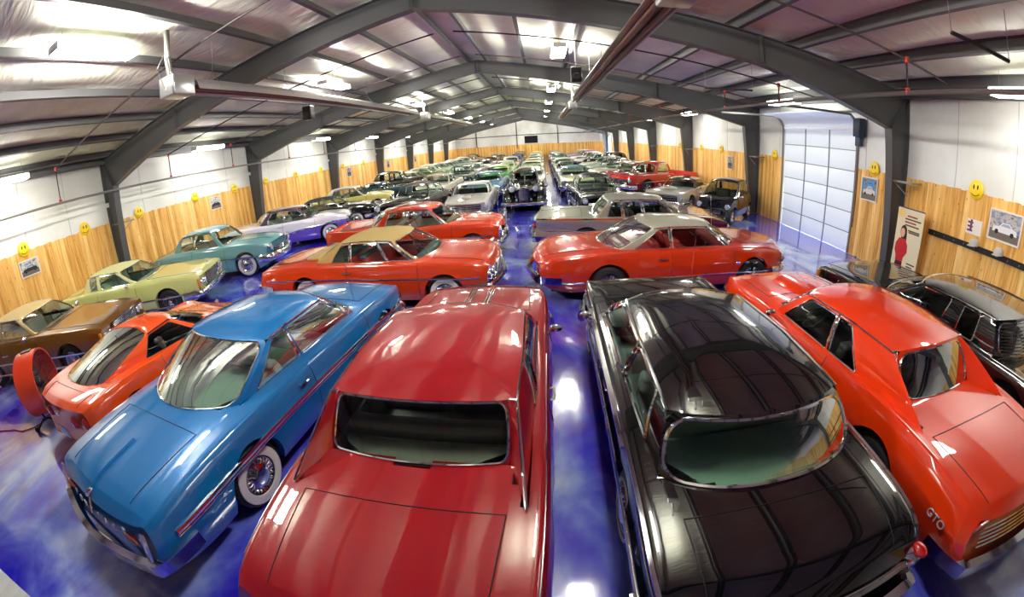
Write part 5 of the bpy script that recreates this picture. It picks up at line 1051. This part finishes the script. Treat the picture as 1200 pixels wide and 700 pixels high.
# front row, tails toward us
car('bubble', 'coupe', 'metallic blue hardtop coupe with pale seats, tail toward us at lower left', 'car', -1.54, .62, 1.487, paint('#0a74ba', .12, .35), None, None, MINT, GREYI, True)
car('sail', 'coupe', 'dark red coupe with recessed rear window, centre of the front row', 'car', 1.24, .5, 1.56, paint('#a00610', 0, .35), None, None, GREYI, GREYI, True)
car('wrap', 'hardtop', 'glossy black hardtop with wide curved rear window in the front row', 'car', 3.71, .60, 1.572, paint('#060607', 0, .2), None, None, GREENI, GREENI, True)
car('coke', 'coupe', 'bright red-orange muscle coupe right of the big black hardtop', 'car', 6.0, .5, 1.58, paint('#ee3a08', 0, .25), None, None, INTD, INTD, True)
car('louver', 'coupe', 'boxy black coupe with chrome louvers over its rear window at right edge', 'car', 8.36, .6, 1.61, paint('#08080a', 0, .2), None, None, INTD, INTD, True)
car('vette', 'sports_car', 'orange-red fastback sports car with dark rear glass beside the drum fan', 'car', -3.72, 1.38, 1.6, paint('#f65410', 0, .25), None, None, INTD, INTD, True)
# along the left wall, noses toward the aisle
car('formal', 'luxury_coupe', 'bronze-gold luxury coupe with beige vinyl roof at the left edge', 'car', *front('formal', -6.12, 4.2, .48), .48, paint('#8a5a14', .5, .3), None, VINBEI, WHI, TANI, True)
car('formal', 'luxury_coupe', 'pale yellow-green luxury coupe parked behind the bronze one', 'car', *front('formal', -6.25, 7.15, .46), .48, paint('#d6dc86', 0, .3), None, VINCRM, GREENI, GREENI, True)
car('round50', 'coupe', 'pale turquoise rounded fifties coupe with heavy chrome grille', 'car', *front('round50', -5.82, 10.05, .28), .28, paint('#74aeb0', 0, .3), None, None, GREYI, TANI, True)
car('crown', 'sedan', 'two-tone purple and white fifties sedan behind the turquoise coupe', 'car', -9.92, 11.74, .43, paint('#7a5cc0', 0, .25), paint('#e8e4ea', 0, .25), paint('#5a3a4c', 0, .25), WHI, GREYI, True)
car('soft', 'convertible', 'black convertible with tan seats by the left wall behind the purple sedan', 'car', -10.2, 14.5, .33, paint('#0a0a0c', 0, .2), None, TOPBLK, TANI, TANI, True)
car('fin57', 'hardtop', 'pale yellow finned hardtop with white roof near the second frame', 'car', -10.55, 18.2, .27, paint('#e6da74', 0, .28), None, paint('#efebdc', 0, .28), GREENI, TEALI, True)
# the two rows facing the middle aisle
car('soft', 'convertible', 'bright red convertible with tan cloth top, nose at the aisle', 'car', -4.10, 7.56, -.01, paint('#e84410', 0, .25), None, TOPTAN, REDI, TEALI, True)
car('fin57', 'hardtop', 'bright red hardtop parked directly behind the tan-topped convertible', 'car', -3.98, 10.41, .037, paint('#ee420c', 0, .25), None, None, WHI, TANI, True)
car('buick', 'hardtop', 'bright red hardtop with pale grey roof and red seats right of the aisle', 'car', 1.91, 7.68, .026, paint('#ea3a08', 0, .25), None, paint('#c9cbb4', 0, .28), REDI, REDI, True)
r = car('fin60', 'sedan', 'silver finned sedan with dark red front end behind the pale-roofed hardtop', 'car', 1.88, 10.90, -.062, paint('#b9b7a2', .35, .3), paint('#7a0f1c', 0, .25), paint('#b4b4a4', .35, .3), INTD, INTD, True)
# deep rows
D = -PI / 2
car('bird', 'coupe', 'white coupe with black hood scoop facing us left of the vintage sedan', 'car', -.85, 16.9, D + .03, paint('#e9e6dc', 0, .28), None, None, INTD, INTD)
car('prewar', 'vintage_sedan', 'black pre-war sedan with round headlamps facing us in the middle of the hall', 'car', 1.36, 18.5, D, paint('#0a0b0c', 0, .2), None, None, GREENI, INTD)
car('round50', 'coupe', 'dark grey rounded coupe facing us first in the row right of the aisle', 'car', 4.3, 16.1, D + .05, paint('#2a2e2c', 0, .25), None, None, GREENI, GREYI)
car('round50', 'sedan', 'dark brown rounded sedan facing us behind the red hardtop', 'car', -3.35, 16.8, D - .12, paint('#2c1c18', 0, .25), None, paint('#4a3436', 0, .25), GREENI, WHI)
car('micro', 'microcar', 'tiny black two-seat microcar with pale wheels beside the blue-grey column', 'car', 10.0, 14.75, 3.89, paint('#0c0c10', 0, .22), paint('#9fb8d8', 0, .3), None, INTD, INTD, True)
car('muscle', 'muscle_car', 'silver and black muscle car facing us beside the microcar', 'car', *front('muscle', 7.1, 14.7, 4.05), 3.98, paint('#d2d2c4', 0, .25), None, paint('#101012', 0, .25), INTD, INTD, True)
car('pickup', 'pickup_truck', 'bright red pickup truck with large chrome wheels near the right wall', 'truck', 10.45, 21.75, 3.652, paint('#c8121a', 0, .25), None, None, INTD, TANI, True)
LEN = lambda k: 4.62 if k == 'prewar' else KIND[k]['L']
FL = lambda k, a: -5.32 - LEN(k) / 2 * math.cos(a)
FRT = lambda k, a: (5.9 if k == 'prewar' else 5.34) - LEN(k) / 2 * math.cos(a)
BACK = [ # kind, name, label, x, y, a, paint, roof, inside
 ('fin57', 'hardtop', 'cream-white hardtop facing us behind the brown sedan', -3.75, 22.3, D, '#ece6cc', None, GREENI),
 ('buick', 'hardtop', 'blue hardtop with dark turquoise roof facing us behind the white coupe', -0.9, 22.6, D, '#5a86a8', '#1f6a88', TEALI),
 ('wrap', 'hardtop', 'white hardtop facing us hidden behind the black vintage sedan', 1.4, 24.4, D, '#e8e4d4', None, GREENI),
 ('fin57', 'hardtop', 'pale cream hardtop with turquoise windscreen right of the aisle, second in its row', 3.98, 22.6, D, '#ddd9ac', '#3c98a4', TEALI),
 ('round50', 'sedan', 'dark blue-grey sedan facing us behind the cream-white hardtop', -3.7, 28.1, D, '#2c3c48', None, WHI),
 ('wrap', 'hardtop', 'bright green hardtop facing us behind the blue hardtop', -0.95, 28.4, D, '#3f9a4a', '#bcd06a', GREENI),
 ('fin57', 'hardtop', 'ivory hardtop facing us in the middle row, third from the front', 1.4, 30.1, D, '#efe9c8', None, TEALI),
 ('soft', 'convertible', 'dark-topped grey convertible right of the aisle, third in its row', 3.98, 28.4, D, '#8f9490', '#20242c', GREENI),
 ('bubble', 'coupe', 'grey coupe facing us in the second row left, fourth from the front', -3.7, 33.9, D, '#8c8a84', '#cfc8b4', WHI),
 ('buick', 'hardtop', 'lime-green hardtop facing us, fourth in the row left of the middle', -0.95, 34.2, D, '#8fb84a', '#d8dca8', GREENI),
 ('bubble', 'coupe', 'pale yellow coupe in the middle row, fourth from the front', 1.4, 35.8, D, '#e8e0a8', None, TEALI),
 ('wrap', 'hardtop', 'sage green hardtop right of the aisle, fourth in its row', 3.98, 34.2, D, '#7f9a80', '#c4ccaa', TEALI),
 ('soft', 'convertible', 'silver convertible with black top in the second row left, fifth from the front', -3.7, 39.7, D, '#a8a8a8', '#141416', INTD),
 ('fin57', 'hardtop', 'pink-beige rounded hardtop, fifth in the row left of the middle', -0.95, 40.0, D, '#d8bca8', '#e4d8b8', GREENI),
 ('buick', 'hardtop', 'mint hardtop in the middle row, fifth from the front', 1.4, 41.5, D, '#b8d0b0', None, TEALI),
 ('round50', 'sedan', 'dark green sedan right of the aisle, fifth in its row', 3.98, 40.0, D, '#20483c', None, GREENI),
 ('fin60', 'sedan', 'maroon sedan in the second row left, sixth from the front', -3.7, 45.5, D, '#6a1a20', '#6a1a20', WHI),
 ('bubble', 'coupe', 'vivid blue coupe, sixth in the row left of the middle', -0.95, 45.8, D, '#1c2cae', None, INTD),
 ('wrap', 'hardtop', 'white hardtop with green glass far back in the middle row', 1.4, 47.2, D, '#e0e0d0', None, TEALI),
 ('fin57', 'hardtop', 'grey-lilac hardtop right of the aisle, sixth in its row', 3.98, 45.8, D, '#a8a0b4', '#c8c4cc', GREENI),
 ('fin57', 'hardtop', 'black hardtop far back in the second row left', -3.7, 51.2, D, '#18181a', None, GREENI),
 ('soft', 'convertible', 'dark convertible far back left of the middle row', -0.95, 51.5, D, '#1c2430', '#181a1e', INTD),
 ('bubble', 'coupe', 'pale yellow coupe second to last in the middle row', 1.4, 52.8, D, '#ddd688', None, GREENI),
 ('buick', 'hardtop', 'pale lilac hardtop near the end wall right of the aisle', 3.98, 51.6, D, '#c0b8cc', None, GREYI),
 ('formal', 'luxury_coupe', 'cream luxury coupe by the end wall in the middle row', 1.4, 58.25, D, '#e6dfb4', '#d8d090', WHI),
 ('round50', 'sedan', 'purple sedan near the end wall left of the middle', -0.95, 57.2, D, '#5a3a64', None, WHI),
 ('wrap', 'hardtop', 'grey hardtop near the end wall right of the aisle, last in its row', 3.98, 57.2, D, '#6a6e72', None, GREYI),
 ('bird', 'coupe', 'silver coupe by the end wall in the second row left', -3.7, 57.0, D, '#a4a4a8', None, INTD),
 # left wall
 ('muscle', 'coupe', 'dark teal coupe with blue roof by the left wall past the yellow hardtop', FL('muscle', .1), 22.4, .1, '#234a50', '#243c58', TEALI),
 ('prewar', 'vintage_sedan', 'dark olive vintage sedan standing sideways by the left wall', FL('prewar', .1), 25.6, .1, '#3c3620', None, TANI),
 ('buick', 'hardtop', 'dusty pink hardtop by the left wall past the olive vintage sedan', FL('buick', .1), 28.6, .1, '#d8a090', '#e8dcc8', WHI),
 ('fin57', 'hardtop', 'white-roofed olive hardtop by the left wall past the pink one', FL('fin57', .1), 31.6, .1, '#6a6e3c', '#eae6cc', GREENI),
 ('round50', 'sedan', 'pale green sedan by the left wall near the fourth frame', FL('round50', .1), 34.6, .1, '#b4cc9a', '#d8e0c0', GREENI),
 ('crown', 'sedan', 'green and white sedan by the left wall past the pale green one', FL('crown', .1), 37.6, .1, '#3c7a54', '#e6e6d6', GREENI),
 ('bubble', 'coupe', 'mint-green coupe by the left wall halfway to the end', FL('bubble', .1), 40.5, .1, '#9cc4a8', '#c8d8c0', TEALI),
 ('buick', 'hardtop', 'light grey-green hardtop by the left wall past the mint coupe', FL('buick', .1), 43.4, .1, '#b0bcae', None, TEALI),
 ('wrap', 'hardtop', 'turquoise hardtop far along the left wall', FL('wrap', .1), 46.3, .1, '#6ab0a8', '#d0d8d0', GREENI),
 ('fin57', 'hardtop', 'ivory hardtop far along the left wall past the turquoise one', FL('fin57', .1), 49.2, .1, '#e6e2c8', None, WHI),
 ('fin57', 'hardtop', 'dark red hardtop near the far left corner', FL('fin57', .1), 52.1, .1, '#8a1420', None, WHI),
 ('soft', 'convertible', 'red convertible in the far left corner by the end wall', FL('soft', .1), 55.0, .1, '#a81c24', '#d8d0c0', INTD),
 ('round50', 'sedan', 'dark green sedan in the far left corner beside the red convertible', FL('round50', .1), 58.0, .1, '#28382c', None, GREYI),
 # right wall
 ('bubble', 'coupe', 'pale ivory coupe by the right wall past the red pickup', FRT('bubble', 3.36), 26.50, 3.36, '#d8d4bc', '#dcd8c4', GREENI),
 ('fin57', 'hardtop', 'dark red hardtop peeking out behind the red pickup', 8.0, 23.5, 3.45, '#b01018', None, INTD),
 ('fin57', 'hardtop', 'pale green hardtop with black roof by the right wall', FRT('fin57', 3.36), 29.58, 3.36, '#a8bca0', '#1c2420', GREENI),
 ('fin57', 'hardtop', 'off-white hardtop by the right wall past the black-roofed hardtop', FRT('fin57', 3.3), 32.66, 3.3, '#dcdccc', None, GREENI),
 ('prewar', 'vintage_sedan', 'dark green-black vintage sedan far along the right wall', FRT('prewar', 3.3), 35.74, 3.3, '#18201a', None, GREYI),
 ('crown', 'sedan', 'black and white sedan far along the right wall', FRT('crown', 3.3), 38.82, 3.3, '#17181a', '#e0e0de', GREYI),
 ('bird', 'coupe', 'black coupe far along the right wall past the two-tone sedan', FRT('bird', 3.3), 41.90, 3.3, '#141618', None, INTD),
 ('fin57', 'hardtop', 'white hardtop far along the right wall near the bright doorway', FRT('fin57', 3.3), 44.98, 3.3, '#eceae6', '#eceae6', GREYI),
 ('round50', 'coupe', 'magenta rounded coupe near the bright doorway', FRT('round50', 3.3), 48.06, 3.3, '#9a2878', None, WHI),
 ('bubble', 'coupe', 'grey coupe past the bright doorway at the far right', FRT('bubble', 3.3), 51.14, 3.3, '#8c9094', None, INTD),
 ('fin57', 'hardtop', 'teal hardtop in the far right corner by the end wall', FRT('fin57', 3.3), 54.22, 3.3, '#3c7a80', '#d8dcd4', GREENI)]
for k, nm, lb, x, y, a, p, rf, inn in BACK:
    car(k, nm, lb, 'car', x, y, a, paint(p, 0, .28), paint('#e6e4dc', 0, .28) if k in ('crown',) else None, paint(rf, 0, .3) if rf else None, inn, INTD, False, None, y > 26)

# ------------------------------------------------------------------ camera: a very wide lens, as the photograph
CX = [2.21962, 3.01956, -0.10578, -0.28856, -0.06731, 460.06282, 0.02683, 0.00279]; PXY = (-5.88639, -50.63268)
def cam_axes(y, p, r):
    cy, sy, cp, sp, cr, sr = math.cos(y), math.sin(y), math.cos(p), math.sin(p), math.cos(r), math.sin(r)
    f = np.array([sy * cp, cy * cp, sp]); rt = np.array([cy, -sy, 0]); up = np.cross(rt, f); return cr * rt + sr * up, -sr * rt + cr * up, f
r_, u_, f_ = cam_axes(*CX[2:5]); cd = bpy.data.cameras.new('camera'); cam = bpy.data.objects.new('camera', cd); COL.objects.link(cam)
cam.matrix_world = Matrix(((r_[0], u_[0], -f_[0], CX[0]), (r_[1], u_[1], -f_[1], 0), (r_[2], u_[2], -f_[2], CX[1]), (0, 0, 0, 1)))
scene.camera = cam; cd.type = 'PANO'; cd.panorama_type = 'FISHEYE_LENS_POLYNOMIAL'; cd.sensor_width = 36; cd.sensor_fit = 'HORIZONTAL'
th = np.linspace(.001, 1.6, 600); rp = CX[5] * (th + CX[6] * th ** 3 + CX[7] * th ** 5) * 36 / 1200
k_ = np.linalg.lstsq(np.stack([rp, rp ** 2, rp ** 3, rp ** 4], 1), -th, rcond=None)[0]
cd.fisheye_fov = math.radians(320); cd.fisheye_polynomial_k0 = 0
cd.fisheye_polynomial_k1, cd.fisheye_polynomial_k2, cd.fisheye_polynomial_k3, cd.fisheye_polynomial_k4 = [float(v) for v in k_]
cd.shift_x = -PXY[0] / 1200; cd.shift_y = PXY[1] / 700
w = bpy.data.worlds.new('outdoors'); scene.world = w; w.use_nodes = True; w.node_tree.nodes['Background'].inputs[0].default_value = (.75, .87, 1, 1); w.node_tree.nodes['Background'].inputs[1].default_value = 14
vs = scene.view_settings; vs.view_transform = 'Standard'; vs.look = 'None'; vs.gamma = 1; vs.use_curve_mapping = False; vs.exposure = EXPO
scene.cycles.max_bounces = 12; scene.cycles.transparent_max_bounces = 24; scene.cycles.glossy_bounces = 5; scene.cycles.diffuse_bounces = 8; scene.cycles.caustics_reflective = False; scene.cycles.caustics_refractive = False
scene.cycles.sample_clamp_indirect = 10; scene.cycles.use_denoising = True
